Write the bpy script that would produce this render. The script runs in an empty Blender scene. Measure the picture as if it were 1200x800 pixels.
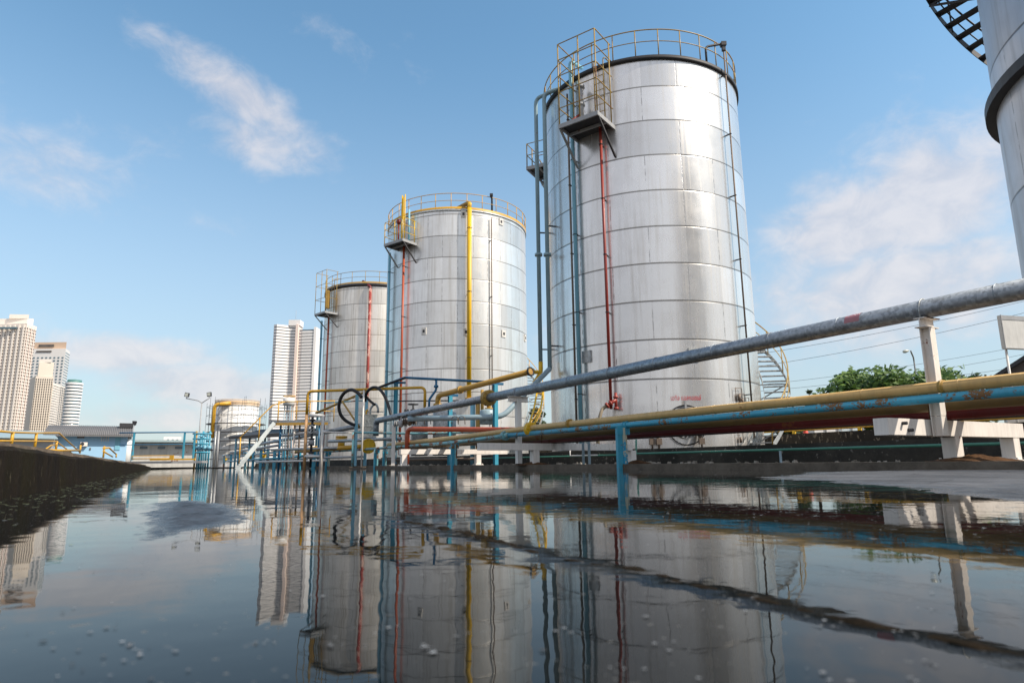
import bpy, math, random
from mathutils import Vector, Matrix
random.seed(7)
V = Vector
sc = bpy.context.scene
col = sc.collection
R_ = math.radians
Z = V((0, 0, 1))

# ------------------------------------------------------------------ camera
CAMH = 0.13
FPX = 756.0
PITCH = math.atan(143 / 756)
ROLL = 0.0105
_R0 = V((1, 0, 0)); CF = V((0, math.cos(PITCH), math.sin(PITCH))); _U0 = V((0, -math.sin(PITCH), math.cos(PITCH)))
CR = _R0 * math.cos(ROLL) - _U0 * math.sin(ROLL)
CU = _U0 * math.cos(ROLL) + _R0 * math.sin(ROLL)
CAM = V((0, 0, CAMH))
cam_d = bpy.data.cameras.new('camera'); cam = bpy.data.objects.new('camera', cam_d); col.objects.link(cam)
cam.matrix_world = Matrix(((CR.x, CU.x, -CF.x, 0), (CR.y, CU.y, -CF.y, 0), (CR.z, CU.z, -CF.z, CAMH), (0, 0, 0, 1)))
cam_d.sensor_fit = 'HORIZONTAL'; cam_d.sensor_width = 36.0; cam_d.lens = 36.0 * FPX / 1200
cam_d.clip_start = 0.02; cam_d.clip_end = 9000
cam_d.dof.use_dof = True; cam_d.dof.focus_distance = 20.0; cam_d.dof.aperture_fstop = 6.3
sc.camera = cam

# the survey of the place: bearings and elevations read off the photograph, turned into points at a distance
def ray(px, py):
    return CF * FPX + CR * (px - 600) + CU * (400 - py)
def PD(px, py, d):                       # at forward distance d
    r = ray(px, py); return CAM + r * (d / r.y)
def PZ(px, py, z):                       # on the level z
    r = ray(px, py); return CAM + r * ((z - CAMH) / r.z)
UX = V((-0.5, 0.8660254, 0)); VX = V((0.8660254, 0.5, 0))   # the plant's axes: along and across the tank row
def L(v, s, z=0.0):
    return VX * v + UX * s + Z * z
def PV(px, py, v):                       # on the vertical plane at cross distance v
    r = ray(px, py); return CAM + r * (v / r.dot(VX))
def GV(px, v, z):                        # along plane v at level z
    a = CR * FPX - CF * (px - 600)
    q0 = VX * v + Z * (z - CAMH)
    s = -q0.dot(a) / UX.dot(a)
    return L(v, s, z)
def GD(px, d, z):
    a = CR * FPX - CF * (px - 600)
    x = -(a.y * d + a.z * (z - CAMH)) / a.x
    return V((x, d, z))
def pxy(p):
    q = V(p) - CAM; f = q.dot(CF); return 600 + FPX * q.dot(CR) / f, 400 - FPX * q.dot(CU) / f
def frac_at(px, a, b):                   # where on the segment a-b a bearing crosses it
    n = CR * FPX - CF * (px - 600); return (CAM - V(a)).dot(n) / (V(b) - V(a)).dot(n)
def PC(px, py, c, r):                    # near side of an upright cylinder (centre c, radius r)
    d = ray(px, py).normalized(); ox, oy = -c.x, -c.y
    A = d.x * d.x + d.y * d.y; B = ox * d.x + oy * d.y; C_ = ox * ox + oy * oy - r * r
    disc = max(B * B - A * C_, 0.0)
    return CAM + d * ((-B - math.sqrt(disc)) / A)

# ------------------------------------------------------------------ objects
ORG = {}
def _mark(o, label=None, cat=None, group=None, kind=None):
    if label: o['label'] = label
    if cat: o['category'] = cat
    if group: o['group'] = group
    if kind: o['kind'] = kind
    return o
def thing(name, label, cat, loc, group=None):
    o = bpy.data.objects.new(name, None); col.objects.link(o)
    o.location = loc; o.empty_display_size = 0.2
    ORG[o.name] = V(loc)
    return _mark(o, label, cat, group)

class MB:
    def __init__(s):
        s.v = []; s.f = []; s.sm = []; s.uv = None
    def add(s, vs, fs, smooth=False):
        b = len(s.v); s.v += [V(p) for p in vs]
        for f in fs:
            s.f.append([b + i for i in f]); s.sm.append(smooth)
        return s
    def box(s, c, size, ax=None):
        c = V(c); X, Y, W = ax if ax else (V((1, 0, 0)), V((0, 1, 0)), Z)
        h = [t / 2 for t in size]
        vs = [c + X * (h[0] * i) + Y * (h[1] * j) + W * (h[2] * k) for k in (-1, 1) for j in (-1, 1) for i in (-1, 1)]
        return s.add(vs, [(0, 2, 3, 1), (4, 5, 7, 6), (0, 1, 5, 4), (2, 6, 7, 3), (0, 4, 6, 2), (1, 3, 7, 5)])
    def bar(s, p0, p1, w, h, up=Z):
        p0 = V(p0); p1 = V(p1); d = (p1 - p0); n = d.length
        if n < 1e-6: return s
        d.normalize(); u = V(up)
        if abs(d.dot(u)) > .99: u = V((0.3, 0.95, 0.02))
        x = d.cross(u).normalized(); u = x.cross(d).normalized()
        return s.box((p0 + p1) / 2, (w, n, h), (x, d, u))
    def ibeam(s, p0, p1, w, h, t=0.012, up=Z):
        p0 = V(p0); p1 = V(p1); d = (p1 - p0).normalized(); u = V(up)
        x = d.cross(u).normalized(); u = x.cross(d).normalized(); n = (p1 - p0).length; c = (p0 + p1) / 2
        s.box(c + u * (h / 2 - t / 2), (w, n, t), (x, d, u)); s.box(c - u * (h / 2 - t / 2), (w, n, t), (x, d, u))
        return s.box(c, (t, n, h - 2 * t - .0006), (x, d, u))
    def tube(s, pts, r, seg=10, bend=0.0, caps=True, closed=False, r1=None):
        pts = [V(p) for p in pts]
        if bend > 0 and len(pts) > 2:
            out = [pts[0]]
            for i in range(1, len(pts) - 1):
                a, b, c = pts[i - 1], pts[i], pts[i + 1]
                da = (a - b); dc = (c - b); la, lc = da.length, dc.length
                da.normalize(); dc.normalize()
                k = min(bend, la * .48, lc * .48)
                A = b + da * k; C = b + dc * k
                ang = da.angle(dc)
                if ang > 3.1: out.append(b); continue
                for j in range(7):
                    t = j / 6; out.append(A * (1 - t) ** 2 + b * (2 * t * (1 - t)) + C * t * t)
            out.append(pts[-1]); pts = out
        n = len(pts); rings = []
        tan = []
        for i in range(n):
            if closed: t = pts[(i + 1) % n] - pts[i - 1]
            elif i == 0: t = pts[1] - pts[0]
            elif i == n - 1: t = pts[-1] - pts[-2]
            else: t = (pts[i + 1] - pts[i]).normalized() + (pts[i] - pts[i - 1]).normalized()
            tan.append(t.normalized())
        u = Z if abs(tan[0].z) < .9 else V((1, 0, 0))
        u = (u - tan[0] * u.dot(tan[0])).normalized()
        for i in range(n):
            u = (u - tan[i] * u.dot(tan[i]))
            u = u.normalized() if u.length > 1e-5 else tan[i].orthogonal().normalized()
            w = tan[i].cross(u)
            rr = r if r1 is None else r + (r1 - r) * i / (n - 1)
            rings.append([pts[i] + (u * math.cos(2 * math.pi * k / seg) + w * math.sin(2 * math.pi * k / seg)) * rr for k in range(seg)])
        b = len(s.v)
        for q in rings: s.v += q
        m = n if closed else n - 1
        for i in range(m):
            for k in range(seg):
                a = b + i * seg + k; a2 = b + i * seg + (k + 1) % seg
                c = b + ((i + 1) % n) * seg + k; c2 = b + ((i + 1) % n) * seg + (k + 1) % seg
                s.f.append([a, a2, c2, c]); s.sm.append(True)
        if caps and not closed:
            s.f.append([b + k for k in range(seg)][::-1]); s.sm.append(False)
            s.f.append([b + (n - 1) * seg + k for k in range(seg)]); s.sm.append(False)
        return s
    def cyl(s, p0, p1, r, seg=16, r1=None):
        return s.tube([p0, p1], r, seg, r1=r1)
    def torus(s, c, nrm, R, r, seg=32, rs=8):
        c = V(c); nrm = V(nrm).normalized(); a = nrm.orthogonal().normalized(); b = nrm.cross(a)
        return s.tube([c + (a * math.cos(2 * math.pi * i / seg) + b * math.sin(2 * math.pi * i / seg)) * R for i in range(seg)], r, rs, closed=True)
    def lathe(s, c, prof, seg=48, a0=0.0, a1=2 * math.pi, smooth=True):
        c = V(c); full = abs(a1 - a0 - 2 * math.pi) < 1e-6; n = seg if full else seg + 1
        b = len(s.v)
        for (r, z) in prof:
            for k in range(n):
                a = a0 + (a1 - a0) * k / seg
                s.v.append(c + V((r * math.cos(a), r * math.sin(a), z)))
        for i in range(len(prof) - 1):
            for k in range(seg):
                k2 = (k + 1) % n
                s.f.append([b + i * n + k, b + i * n + k2, b + (i + 1) * n + k2, b + (i + 1) * n + k]); s.sm.append(smooth)
        return s
    def prism(s, poly, z0, z1):
        n = len(poly)
        ar = sum(poly[i][0] * poly[(i + 1) % n][1] - poly[(i + 1) % n][0] * poly[i][1] for i in range(n))
        if ar < 0: poly = poly[::-1]
        vs = [V((p[0], p[1], z0)) for p in poly] + [V((p[0], p[1], z1)) for p in poly]
        fs = [tuple(range(n))[::-1], tuple(range(n, 2 * n))] + [(i, (i + 1) % n, n + (i + 1) % n, n + i) for i in range(n)]
        return s.add(vs, fs)
    def build(s, name, mat, parent=None, origin=None, label=None, cat=None, group=None, kind=None):
        org = ORG[parent.name] if parent else V(origin if origin is not None else (0, 0, 0))
        me = bpy.data.meshes.new(name)
        me.from_pydata([tuple(p - org) for p in s.v], [], s.f)
        me.polygons.foreach_set('use_smooth', s.sm)
        if mat: me.materials.append(mat)
        if s.uv:
            ul = me.uv_layers.new(name='UVMap')
            for p in me.polygons:
                for li, vi in zip(p.loop_indices, p.vertices): ul.data[li].uv = s.uv(me.vertices[vi].co, p)
        me.update()
        o = bpy.data.objects.new(name, me); col.objects.link(o)
        if parent: o.parent = parent
        else: o.location = org
        ORG[o.name] = org
        return _mark(o, label, cat, group, kind)

def part(name, mat, parent, label=None, **calls):
    pass
def dup(o, delta=None, loc=None, parent=None, **kw):
    c = o.copy(); col.objects.link(c)
    if parent: c.parent = parent
    if loc is not None: c.location = loc
    if delta is not None: c.location = V(o.location) + V(delta)
    _mark(c, **kw)
    for ch in list(o.children): dup(ch, parent=c)
    return c
# ------------------------------------------------------------------ materials
class NT:
    def __init__(s, name):
        s.m = bpy.data.materials.new(name); s.m.use_nodes = True
        s.t = s.m.node_tree; s.p = s.t.nodes['Principled BSDF']
    def n(s, typ, **kw):
        nd = s.t.nodes.new(typ)
        for k, v in kw.items():
            if k.startswith('i_'):
                nd.inputs[k[2:].replace('_', ' ')].default_value = v
            else: setattr(nd, k, v)
        return nd
    def l(s, a, b): s.t.links.new(a, b)
    def noise(s, vec, scale, detail=4, rough=.55):
        nd = s.n('ShaderNodeTexNoise'); nd.inputs['Scale'].default_value = scale
        nd.inputs['Detail'].default_value = detail; nd.inputs['Roughness'].default_value = rough
        if vec: s.l(vec, nd.inputs['Vector'])
        return nd.outputs['Fac']
    def ramp(s, fac, stops):
        nd = s.n('ShaderNodeValToRGB'); e = nd.color_ramp.elements
        while len(e) < len(stops): e.new(.5)
        for i, (p, c) in enumerate(stops):
            e[i].position = p; e[i].color = (*c, 1) if len(c) == 3 else c
        s.l(fac, nd.inputs['Fac']); return nd.outputs['Color']
    def step(s, fac, a, b):
        nd = s.n('ShaderNodeMapRange', clamp=True); s.l(fac, nd.inputs['Value'])
        nd.inputs['From Min'].default_value = a; nd.inputs['From Max'].default_value = b
        return nd.outputs['Result']
    def mix(s, fac, a, b, blend='MIX'):
        nd = s.n('ShaderNodeMix', data_type='RGBA', blend_type=blend)
        for sock, val in ((nd.inputs[0], fac), (nd.inputs[6], a), (nd.inputs[7], b)):
            if isinstance(val, (int, float)): sock.default_value = val
            elif isinstance(val, tuple): sock.default_value = (*val, 1) if len(val) == 3 else val
            else: s.l(val, sock)
        return nd.outputs[2]
    def math(s, op, a, b=0.0):
        nd = s.n('ShaderNodeMath', operation=op)
        for sock, val in ((nd.inputs[0], a), (nd.inputs[1], b)):
            if isinstance(val, (int, float)): sock.default_value = val
            else: s.l(val, sock)
        return nd.outputs[0]
    def pos(s, scale=(1, 1, 1)):
        g = s.n('ShaderNodeNewGeometry'); mp = s.n('ShaderNodeMapping'); mp.inputs['Scale'].default_value = scale
        s.l(g.outputs['Position'], mp.inputs['Vector']); return mp.outputs['Vector']
    def uvm(s, scale=(1, 1, 1)):
        g = s.n('ShaderNodeUVMap'); mp = s.n('ShaderNodeMapping'); mp.inputs['Scale'].default_value = scale
        s.l(g.outputs['UV'], mp.inputs['Vector']); return mp.outputs['Vector']
    def set(s, **kw):
        for k, v in kw.items():
            sock = s.p.inputs[k.replace('_', ' ')]
            if isinstance(v, (int, float)): sock.default_value = v
            elif isinstance(v, tuple): sock.default_value = (*v, 1) if len(v) == 3 else v
            else: s.l(v, sock)
    def bump(s, h, strength, dist):
        b = s.n('ShaderNodeBump'); b.inputs['Strength'].default_value = strength; b.inputs['Distance'].default_value = dist
        s.l(h, b.inputs['Height']); s.l(b.outputs['Normal'], s.p.inputs['Normal']); return b

def plain(name, c, rough=.6, metal=0.0, var=.25, scale=6.0):
    t = NT(name); f = t.noise(t.pos(), scale, 5)
    t.set(Base_Color=t.mix(f, tuple(x * (1 - var) for x in c), tuple(min(1, x * (1 + var)) for x in c)), Roughness=rough, Metallic=metal)
    return t.m
def paint(name, c, rust=.3, rough=.42, dirt=.3, rustc=(.12, .045, .018), scale=9.0):
    t = NT(name); P = t.pos()
    big = t.noise(P, scale * .25, 4); fine = t.noise(P, scale * 2.2, 6, .65)
    base = t.mix(big, tuple(x * .8 for x in c), tuple(min(1, x * 1.12 + .01) for x in c))
    streak = t.step(t.noise(t.pos((1, 1, .12)), scale * 1.6, 5, .6), .45, .8)
    base = t.mix(t.math('MULTIPLY', streak, dirt), base, tuple(x * .35 + .03 for x in c))
    comb = t.math('ADD', t.math('MULTIPLY', big, .55), t.math('MULTIPLY', fine, .45))
    th = .66 - .2 * rust
    m = t.step(comb, th, th + .03)
    rc = t.mix(fine, rustc, tuple(min(1, x * 2.6) for x in rustc))
    t.set(Base_Color=t.mix(m, base, rc), Roughness=t.step(m, -.9 + rough, 1.6))
    r = t.n('ShaderNodeMapRange'); t.l(m, r.inputs['Value']); r.inputs['To Min'].default_value = rough; r.inputs['To Max'].default_value = .85
    t.l(r.outputs['Result'], t.p.inputs['Roughness'])
    t.bump(t.math('SUBTRACT', t.math('MULTIPLY', fine, .3), m), .35, .004)
    return t.m
def galv(name, c=(.34, .38, .42), rough=.45, metal=.75):
    t = NT(name); P = t.pos()
    vo = t.n('ShaderNodeTexVoronoi'); vo.inputs['Scale'].default_value = 26; t.l(P, vo.inputs['Vector'])
    sp = t.n('ShaderNodeSeparateColor'); t.l(vo.outputs['Color'], sp.inputs[0])
    n2 = t.noise(P, 5, 6, .65)
    b = t.mix(t.math('MULTIPLY', sp.outputs[0], .7), tuple(x * .62 for x in c), tuple(min(1, x * 1.3) for x in c))
    st = t.step(n2, .58, .68)
    b = t.mix(t.math('MULTIPLY', st, .55), b, (.13, .13, .13))
    ru = t.step(t.noise(P, 1.7, 7, .7), .66, .72)
    b = t.mix(t.math('MULTIPLY', ru, .6), b, (.16, .08, .045))
    t.set(Base_Color=b, Metallic=metal, Roughness=t.mix(n2, (rough * .8,) * 3, (rough * 1.4,) * 3))
    t.bump(sp.outputs[0], .08, .002)
    return t.m
def cladding(name, tint, dirt, pw=1.85, ph=1.38, rough=.3, seam=(.05, .045, .04), metal=.82, zoff=0.0, wav=1.0, vs=1.0):
    # sheet cladding: UV in metres round and up the shell
    t = NT(name)
    g = t.n('ShaderNodeUVMap'); mp = t.n('ShaderNodeMapping'); t.l(g.outputs['UV'], mp.inputs['Vector'])
    mp.inputs['Location'].default_value = (0, zoff, 0)
    UV = mp.outputs['Vector']
    br = t.n('ShaderNodeTexBrick', offset=.5, squash=1.0)
    br.inputs['Color1'].default_value = (0, 0, 0, 1); br.inputs['Color2'].default_value = (1, 1, 1, 1); br.inputs['Mortar'].default_value = (.5, .5, .5, 1)
    br.inputs['Scale'].default_value = 1; br.inputs['Mortar Size'].default_value = .0; br.inputs['Bias'].default_value = 0
    br.inputs['Brick Width'].default_value = pw; br.inputs['Row Height'].default_value = ph
    t.l(UV, br.inputs['Vector'])
    rnd = t.n('ShaderNodeSeparateColor'); t.l(br.outputs['Color'], rnd.inputs[0]); rnd = rnd.outputs[0]
    sx = t.n('ShaderNodeSeparateXYZ'); t.l(UV, sx.inputs[0])
    # horizontal seams
    zz = t.math('FRACT', t.math('DIVIDE', sx.outputs['Y'], ph))
    dz = t.math('ABSOLUTE', t.math('SUBTRACT', zz, .5))          # .5 at seam
    wob = t.noise(UV, 3.0, 4)
    hs = t.step(t.math('ADD', dz, t.math('MULTIPLY', t.math('SUBTRACT', wob, .5), .006)), .5 - .036 / ph, .5 - .014 / ph)
    row = t.math('FLOOR', t.math('DIVIDE', sx.outputs['Y'], ph))
    off = t.math('MULTIPLY', t.math('MODULO', row, 2.0), .5)
    xx = t.math('FRACT', t.math('ADD', t.math('DIVIDE', sx.outputs['X'], pw), off))
    dx = t.math('ABSOLUTE', t.math('SUBTRACT', xx, .5))
    vsm = t.math('MULTIPLY', t.step(dx, .5 - .026 / pw, .5 - .008 / pw), t.math('MULTIPLY', t.step(t.noise(UV, 4, 3), .38, .55), vs))
    seamf = t.math('MAXIMUM', hs, t.math('MULTIPLY', vsm, .7))
    # rows lap: dirty drip under each seam, streaks
    mps = t.n('ShaderNodeMapping'); mps.inputs['Scale'].default_value = (5.5, .22, 1); t.l(UV, mps.inputs['Vector'])
    stk = t.noise(mps.outputs['Vector'], 1.0, 6, .6)
    mpb = t.n('ShaderNodeMapping'); mpb.inputs['Scale'].default_value = (1.2, .1, 1); t.l(UV, mpb.inputs['Vector'])
    stkb = t.noise(mpb.outputs['Vector'], 1.0, 5, .6)
    blot = t.noise(UV, 1.3, 6, .62)
    fine = t.noise(UV, 14, 5, .6)
    base = t.mix(rnd, tuple(x * .84 for x in tint), tuple(min(1, x * 1.1) for x in tint))
    base = t.mix(t.math('MULTIPLY', t.step(blot, .45, .75), .3), base, tuple(x * .7 for x in tint))
    base = t.mix(t.math('MULTIPLY', t.step(stk, .5, .72), dirt), base, tuple(x * y for x, y in zip(tint, (.5, .46, .4))))
    base = t.mix(t.math('MULTIPLY', t.step(stkb, .52, .7), dirt * .8), base, tuple(x * y for x, y in zip(tint, (.55, .5, .44))))
    base = t.mix(t.math('MULTIPLY', t.step(fine, .66, .74), dirt * .5), base, (.12, .09, .06))
    base = t.mix(t.math('MULTIPLY', seamf, .7), base, seam)
    ro = t.math('ADD', t.math('ADD', t.math('MULTIPLY', blot, .2), t.math('MULTIPLY', rnd, .04)), rough - .12)
    ro = t.math('ADD', ro, t.math('MULTIPLY', t.step(stk, .5, .75), .12))
    t.set(Base_Color=base, Metallic=metal, Roughness=ro)
    dent = t.noise(UV, .55, 2, .5); mpd = t.n('ShaderNodeMapping'); mpd.inputs['Scale'].default_value = (1.6, .5, 1); t.l(UV, mpd.inputs['Vector'])
    dent2 = t.noise(mpd.outputs['Vector'], 1.0, 3, .5)
    h = t.math('ADD', t.math('MULTIPLY', dent, .8 * wav), t.math('MULTIPLY', dent2, .5 * wav))
    h = t.math('SUBTRACT', h, t.math('MULTIPLY', seamf, .35)); h = t.math('ADD', h, t.math('MULTIPLY', rnd, .12))
    t.bump(h, .6, .022)
    return t.m
def rough_concrete(name, c, c2, moss=None, scale=3.0, rough=.85, bump=.5, specks=None, vert=1.0, spec=.35):
    t = NT(name); P = t.pos((1, 1, vert))
    a = t.noise(P, scale, 8, .65); b = t.noise(P, scale * .22, 4); f = t.noise(P, scale * 9, 4, .6)
    cc = t.mix(t.step(a, .3, .7), c, c2)
    if moss: cc = t.mix(t.math('MULTIPLY', t.step(b, .45, .6), .85), cc, moss)
    if specks: cc = t.mix(t.step(t.noise(P, scale * 3.1, 3), specks[1], specks[1] + .04), cc, specks[0])
    cc = t.mix(t.math('MULTIPLY', f, .35), cc, tuple(x * .45 for x in c))
    t.set(Base_Color=cc, Roughness=rough, Specular_IOR_Level=spec)
    t.bump(t.math('ADD', a, t.math('MULTIPLY', f, .4)), bump, .03)
    return t.m

M = {}
M['clad1'] = cladding('aluminium_cladding', (.82, .805, .78), .36, pw=2.7, zoff=-.17, rough=.26, metal=.72)
M['clad2'] = cladding('dull_cladding', (.8, .79, .76), .48, pw=1.9, rough=.31, seam=(.07, .06, .05), zoff=-.17, metal=.66)
M['clad3'] = cladding('stained_cladding', (.84, .81, .75), .7, pw=1.6, rough=.42, seam=(.1, .085, .07), zoff=-.17, metal=.7)
M['clad4'] = cladding('grey_cladding', (.55, .55, .58), .35, pw=2.6, ph=3.1, rough=.42, zoff=.6, metal=.7, wav=.5)
M['rim_black'] = plain('black_rim', (.012, .012, .014), .6)
M['roof_metal'] = plain('roof_metal', (.42, .43, .44), .5, .5)
M['yellow'] = paint('yellow_paint', (.62, .34, .02), .15)
M['ochre'] = paint('ochre_paint', (.42, .25, .045), .35, scale=6)
M['railyel'] = paint('weathered_yellow_rail', (.36, .24, .05), .55, scale=14)
M['brightyel'] = paint('bright_yellow', (.75, .46, .01), .08)
M['buff'] = paint('buff_pipe_paint', (.6, .39, .14), .12, rough=.45, dirt=.4)
M['blue'] = paint('blue_paint', (.045, .32, .46), .4)
M['peelpost'] = paint('peeling_white_over_blue', (.58, .56, .42), .62, rustc=(.02, .17, .27), scale=7)
M['brown'] = paint('shaded_pipe_paint', (.2, .13, .045), .3, scale=5)  # pipe colour darkened for the shade under the blue pipe
M['bluechip'] = paint('chipped_blue_paint', (.05, .36, .52), .66, rustc=(.11, .06, .025), scale=13)
M['deepblue'] = paint('deep_blue_paint', (.015, .15, .3), .2)
M['cyanchip'] = paint('peeling_turquoise_paint', (.2, .46, .5), .7, scale=10)
M['paleblue'] = paint('pale_blue_paint', (.3, .42, .48), .2)
M['ventblue'] = paint('faded_blue_pipe_paint', (.26, .4, .46), .15)
M['skyblue'] = paint('light_blue_drop_pipe', (.2, .48, .62), .15)
M['red'] = paint('red_paint', (.3, .035, .022), .35)
M['darkred'] = paint('dark_red_paint', (.15, .012, .014), .2)
M['orange'] = paint('orange_red_paint', (.42, .08, .03), .2)
M['white'] = paint('white_paint', (.72, .7, .66), .16, rough=.5)
M['beamwhite'] = paint('grubby_white_paint', (.78, .73, .67), .14, rough=.55, dirt=.35, scale=11)
M['palesilver'] = paint('pale_silver_paint', (.6, .66, .67), .2)
M['greypaint'] = paint('grey_paint', (.36, .37, .38), .2)
M['green'] = paint('green_paint', (.05, .22, .15), .15)
M['galv'] = galv('galvanised_steel')
M['galvlight'] = galv('light_galvanised', (.48, .5, .5), .5, .6)
M['steel'] = galv('steel_vessel', (.8, .75, .65), .5, .12)
M['darksteel'] = plain('dark_steel', (.05, .05, .055), .55, .4)
M['rubber'] = plain('black_rubber', (.014, .014, .016), .5)
M['hose_tan'] = plain('tan_hose', (.28, .23, .16), .6)
M['conduit'] = plain('brown_conduit', (.17, .13, .1), .55, .2)
M['rust'] = rough_concrete('rusty_earth', (.05, .026, .014), (.16, .085, .04), scale=8, spec=.1)
M['mossconc'] = rough_concrete('mossy_black_concrete', (.008, .006, .0045), (.026, .018, .011), (.02, .016, .005), 9, specks=((.13, .11, .07), .67), vert=.35, bump=1.0, spec=.12)
M['kerbtop'] = rough_concrete('kerb_top', (.13, .1, .075), (.24, .19, .14), None, 8)
M['ledge'] = rough_concrete('stained_ledge', (.085, .07, .054), (.19, .16, .125), None, 4)
M['plinth'] = rough_concrete('mossy_plinth_wall', (.03, .027, .022), (.075, .065, .05), (.022, .02, .014), 3, specks=((.2, .18, .15), .64))
M['bund'] = rough_concrete('black_stained_wall', (.028, .025, .02), (.07, .058, .045), (.016, .014, .012), 2.5, specks=((.2, .17, .13), .59), vert=.5)
M['plaster'] = rough_concrete('flaking_plaster', (.42, .38, .32), (.24, .21, .17), (.1, .085, .06), 7)
M['ground'] = rough_concrete('yard_concrete', (.11, .1, .085), (.18, .165, .14), (.07, .06, .045), .8)
M['slab'] = rough_concrete('bare_wet_slab', (.075, .08, .09), (.13, .135, .145), None, 22, .5, .3)
M['slabblue'] = rough_concrete('dark_wet_slab', (.03, .037, .05), (.06, .07, .085), None, 45, .5, .5)
M['sediment'] = rough_concrete('black_sediment', (.012, .01, .007), (.03, .02, .011), None, 40, .95, spec=.06)
_t = NT('foam'); _g = _t.n('ShaderNodeNewGeometry'); _t.set(Base_Color=_t.mix(_t.step(_g.outputs['Random Per Island'], .2, 1.0), (.03, .03, .03), (.3, .32, .34)), Roughness=.7); M['foam'] = _t.m
M['algae'] = plain('algae_flecks', (.16, .19, .1), .8, 0, .6, 8)
M['cream'] = plain('cream_render', (.82, .74, .66), .8, 0, .06, .05)
M['creamrib'] = plain('cream_rib', (.84, .78, .71), .8, 0, .06, .05)
M['cream2'] = plain('cream_concrete', (.8, .72, .62), .8, 0, .06, .05)
M['towerwhite'] = plain('tower_white', (.78, .77, .75), .7, 0, .05, .05)
M['bandwhite'] = plain('balcony_white', (.8, .79, .78), .7, 0, .05, .05)
M['pink'] = plain('pink_column', (.8, .67, .6), .7, 0, .05, .05)
M['orangeroof'] = plain('orange_parapet', (.62, .46, .34), .7, 0, .1, .05)
M['greenroof'] = plain('green_dome', (.08, .2, .19), .6, 0, .1, .1)
M['winddark'] = plain('window_dark', (.11, .095, .085), .25, 0, .5, .2)
M['towerglass'] = plain('tower_glass', (.1, .14, .17), .25, 0, .4, .2)
M['winglass'] = plain('window_glass', (.09, .16, .2), .12, 0, .5, .15)
M['housewall'] = plain('sky_blue_wall', (.32, .54, .74), .75, 0, .08, 1)
M['houseroof'] = paint('weathered_tiles', (.17, .17, .175), .1, .8)
M['canopy'] = plain('dark_canopy', (.03, .032, .036), .6)
M['tinroof'] = plain('tin_roof', (.36, .46, .48), .5, .3)
M['tankwhite'] = paint('white_tank_paint', (.76, .76, .74), .05, .5, .15, scale=2)
M['panel'] = paint('sign_panel_paint', (.6, .6, .58), .12, .5, .35)
M['wood'] = plain('pole_wood', (.1, .085, .075), .8)
M['cable'] = plain('cable', (.02, .02, .022), .6)
M['bark'] = rough_concrete('bark', (.05, .038, .028), (.1, .08, .06), None, 9)
M['lens'] = plain('lamp_lens', (.5, .52, .46), .2)
M['redtext'] = plain('red_lettering', (.5, .02, .04), .6, 0, .1)
M['signred'] = plain('warning_red', (.7, .07, .04), .6)
def leafmat(name, a, b):
    t = NT(name); oi = t.n('ShaderNodeNewGeometry')
    f = oi.outputs['Random Per Island']
    t.set(Base_Color=t.mix(f, a, b), Roughness=.55)
    try: t.p.inputs['Transmission Weight'].default_value = 0.0
    except Exception: pass
    tr = t.n('ShaderNodeBsdfTranslucent'); t.l(t.mix(f, a, b), tr.inputs['Color'])
    mx = t.n('ShaderNodeMixShader'); mx.inputs[0].default_value = .3
    out = t.t.nodes['Material Output']
    t.l(t.p.outputs[0], mx.inputs[1]); t.l(tr.outputs[0], mx.inputs[2]); t.l(mx.outputs[0], out.inputs['Surface'])
    return t.m
M['leaf'] = leafmat('leaves', (.045, .1, .016), (.14, .24, .035))
M['leafdark'] = leafmat('dark_leaves', (.018, .04, .012), (.05, .085, .022))
def watermat():
    # oily rain water over a dirty slab: a clear film with dust rafts and silt specks lying on it
    t = NT('oily_water'); P = t.pos()
    n1 = t.noise(P, 2.2, 3, .5); n2 = t.noise(P, 14, 3, .5); big = t.noise(P, .35, 5, .6)
    raft = t.math('MULTIPLY', t.step(t.noise(P, 3.4, 9, .68), .5, .66), t.step(t.noise(P, .9, 3, .5), .42, .6))
    grit = t.step(t.noise(P, 95, 2, .5), .69, .73)
    grit2 = t.step(t.noise(P, 34, 3, .5), .7, .74)
    g = t.math('MAXIMUM', grit, grit2)
    base = t.mix(big, (.003, .005, .006), (.008, .009, .009))
    base = t.mix(t.math('MULTIPLY', raft, .7), base, (.05, .046, .038))
    base = t.mix(t.math('MULTIPLY', g, .75), base, (.13, .13, .125))
    ro = t.math('ADD', t.math('MULTIPLY', t.step(big, .45, .75), .035), .012)
    ro = t.math('ADD', ro, t.math('MULTIPLY', raft, .09)); ro = t.math('ADD', ro, t.math('MULTIPLY', g, .4))
    t.set(Base_Color=base, Roughness=ro, IOR=1.165, Specular_Tint=(.6, .87, 1.0))
    h = t.math('ADD', n1, t.math('MULTIPLY', n2, .14))
    h = t.math('ADD', h, t.math('MULTIPLY', t.noise(P, .5, 2, .5), 1.2)); h = t.math('ADD', h, t.math('MULTIPLY', t.noise(P, 6, 3, .55), .3))
    t.bump(h, .075, .02)
    return t.m
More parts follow.
